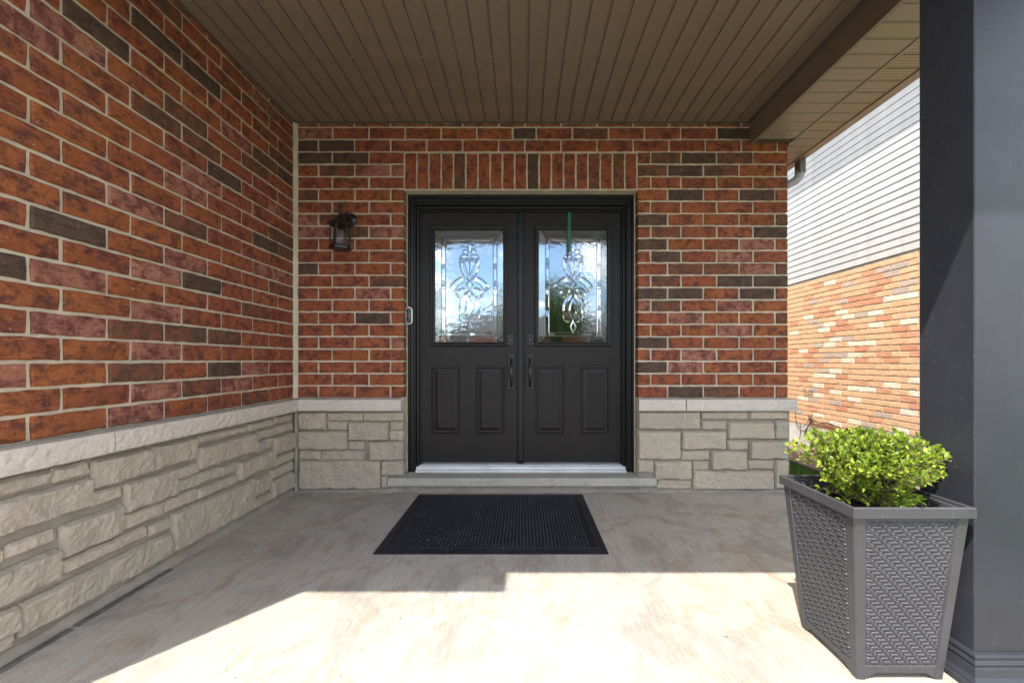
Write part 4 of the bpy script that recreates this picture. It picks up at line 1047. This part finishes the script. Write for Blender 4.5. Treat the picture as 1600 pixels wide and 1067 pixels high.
# dark flat-topped box against it
SBX = thing('storage_box', 'low dark grey slatted box standing against the orange brick wall', 'box', (3.86, 4.1, -.12))
m = MB(); m.box((3.73, 3.42, -.118), (3.972, 4.70, .268), .006); obj('box_body', m, M['box_dark'], SBX)
for i in range(3): m = MB(); m.box((3.70+.092*i, 3.40, .2685), (3.70+.092*i+.086, 4.72, .300), .005); obj('top_slat', m, M['box_dark'], SBX)
CB = thing('cable', 'thin dark cables dangling in loops on the orange brick wall', 'cable', (NX-.02, 5.6, .4))
def wallp(u, v, x=NX-.012): d = F*x/(u-U0); return (x, d, H-(v-V0)*d/F)
for pts, r in (([(1263,650),(1270,656),(1280,660),(1295,661),(1308,667),(1322,674),(1338,678)], .007), ([(1264,651),(1276,659),(1290,663),(1302,664),(1316,671)], .005), ([(1241,622),(1243,650),(1247,664),(1256,666),(1264,656),(1270,648)], .004),
               ([(1250,660),(1251,672),(1249,686)], .004), ([(1268,652),(1264,664),(1258,674),(1257,683)], .007), ([(1270,656),(1262,668),(1259,678)], .005), ([(1257,607),(1259,613),(1264,613),(1270,609)], .004)):
    m = MB(); m.tube(spline([wallp(u, v, NX-.012-.01*(i % 2)) for i, (u, v) in enumerate(pts)], 5, False), r, 6); obj('strand', m, M['cable'], CB, smooth=True)
# side passage: walkway slabs along the neighbour's wall, grass strip
m = MB(); m.box((3.19, 0.5, -.20), (NX+.003, 12, -.126)); WK = obj('walkway', m, M['foam'], kind='structure')
y = 0.5; i = 0
while y < 11.5:
    for a, b in (((3.195, 3.585), (3.591, 3.975)) if i % 2 == 0 else ((3.195, 3.40), (3.406, 3.78), (3.786, 3.975))):
        m = MB(); m.box((a, y, -.14), (b, y+.295, -.120+rn.uniform(-.0015,.0015)), .004); obj('paver', m, M['paver'], WK)
    y += .3; i += 1
gb = MB(); rg = random.Random(3)
for k in range(14000):
    x, y = rg.uniform(2.19, 3.185), rg.uniform(3.2, 6.6); h_ = rg.uniform(.03, .075); a = rg.uniform(0, 6.28); w = .0028
    lean = Vector((rg.uniform(-.03,.03), rg.uniform(-.03,.03), 0)); cx_, sx_ = math.cos(a)*w, math.sin(a)*w
    gb.add([(x-cx_, y-sx_, -.16), (x+cx_, y+sx_, -.16), (x+lean.x+.3*cx_, y+lean.y+.3*sx_, -.16+h_*1.0), ], [(0,1,2)])
gr = obj('grass', gb, M['grass'], kind='stuff'); gr['label'] = 'short green grass strip beside the brown walkway'; gr['category'] = 'grass'

# ------------------------------------------------------------------ across the street (mirrored in the door glass)
AH = thing('bungalow', 'grey roofed brick bungalow across the street, mirrored in the door glass', 'house', (0.5, -24, -.15))
m = MB(); m.box((-6.2, -31, -.2), (8.0, -22.5, 2.75)); obj('wall', m, M['far_brick'], AH)
m = MB(); m.add([(-6.8,-31.6,2.7),(8.6,-31.6,2.7),(8.6,-21.9,2.7),(-6.8,-21.9,2.7),(-1.6,-26.7,5.5),(4.0,-26.7,5.5)], [(3,2,1,0),(3,2,5,4),(2,1,5),(1,0,4,5),(0,3,4)]); obj('roof', m, M['shingle'], AH)
for x in (-4.6, -1.2, 5.4):
    m = MB(); m.box((x-.7, -22.52, .9), (x+.7, -22.46, 2.2), .02); w_ = obj('window', m, M['white'], AH); m = MB(); m.box((x-.62, -22.47, .98), (x+.62, -22.445, 2.12)); obj('pane', m, M['black'], w_)
m = MB(); m.box((1.8, -22.53, -.1), (2.8, -22.45, 2.1), .02); obj('door', m, M['column'], AH)
def tree(name, label, x, y, h, r, zc, seed, cnt=5000):
    t = thing(name, label, 'tree', (x, y, -.16), 'trees across the street'); q = random.Random(seed)
    m = MB(); m.tube([(x,y,-.2),(x+.05,y,zc*.5),(x-.05,y+.05,zc),(x,y,h*.9)], [.17,.14,.10,.02], 8)
    lf = MB()
    for k in range(9):
        a = q.uniform(0, 6.28); z_ = q.uniform(zc*.6, h*.75); e = Vector((x+r*.7*math.cos(a), y+r*.7*math.sin(a), z_+r*.45)); m.tube([(x, y, z_), tuple(Vector((x,y,z_)).lerp(e,.5)+Vector((0,0,.1))), tuple(e)], [.06,.04,.015], 5)
    obj('trunk', m, M['bark'], t)
    cl = [(Vector((q.uniform(-.72,.72)*r, q.uniform(-.72,.72)*r, zc+(h-zc)*q.uniform(-.35,.85))), q.uniform(.25,.45)*r) for _ in range(34)]
    for k in range(cnt):
        c_, rr = q.choice(cl); d = Vector((q.gauss(0,1), q.gauss(0,1), q.gauss(0,1))).normalized(); p = Vector((x,y,0))+c_+d*rr*q.uniform(.5,1); s_ = q.uniform(.08,.17)
        u_ = Vector((q.gauss(0,1), q.gauss(0,1), q.gauss(0,1))).normalized(); v_ = u_.cross(d); v_ = v_.normalized() if v_.length > .01 else u_.orthogonal()
        lf.add([p-u_*s_, p+v_*s_*.6, p+u_*s_, p-v_*s_*.6], [(0,1,2,3)])
    obj('crown', lf, M['tree_leaf'], t)
tree('street_tree', 'leafy tree in front of the bungalow, mirrored between the door panes', 1.5, -18.0, 5.9, 2.5, 3.1, 1, 8000)
tree('street_tree', 'tall leafy tree at the right end of the bungalow across the street', 7.2, -19.5, 6.0, 2.2, 3.2, 2)
tree('street_tree', 'leafy tree at the left end of the bungalow across the street', -10.5, -20.5, 6.5, 2.5, 3.3, 3)

# ------------------------------------------------------------------ bits of leaf and grit on the porch
lb = MB(); rl = random.Random(21)
for k in range(90):
    x, y = rl.uniform(-1.6, 1.9), rl.uniform(1.0, 3.25); z = 0.0155 if (mx0 < x < mx1 and my0 < y < my1) else 0.001; q = rl.uniform(.002, .006); a = rl.uniform(0, 6.28)
    c_, s_ = math.cos(a)*q, math.sin(a)*q
    lb.add([(x-c_*1.6, y-s_*1.6, z), (x+s_*.6, y-c_*.6, z+.001), (x+c_*1.6, y+s_*1.6, z+.0005), (x-s_*.6, y+c_*.6, z+.002), (x, y, z+.0035)], [(0,1,4),(1,2,4),(2,3,4),(3,0,4)])
lt = obj('leaf_litter', lb, leaf_mat('dry leaf bits', (0.16, 0.10, 0.05), (0.42, 0.36, 0.24), 0.1), kind='stuff'); lt['label'] = 'tiny dry leaf bits scattered over the porch concrete and mat'; lt['category'] = 'leaf litter'
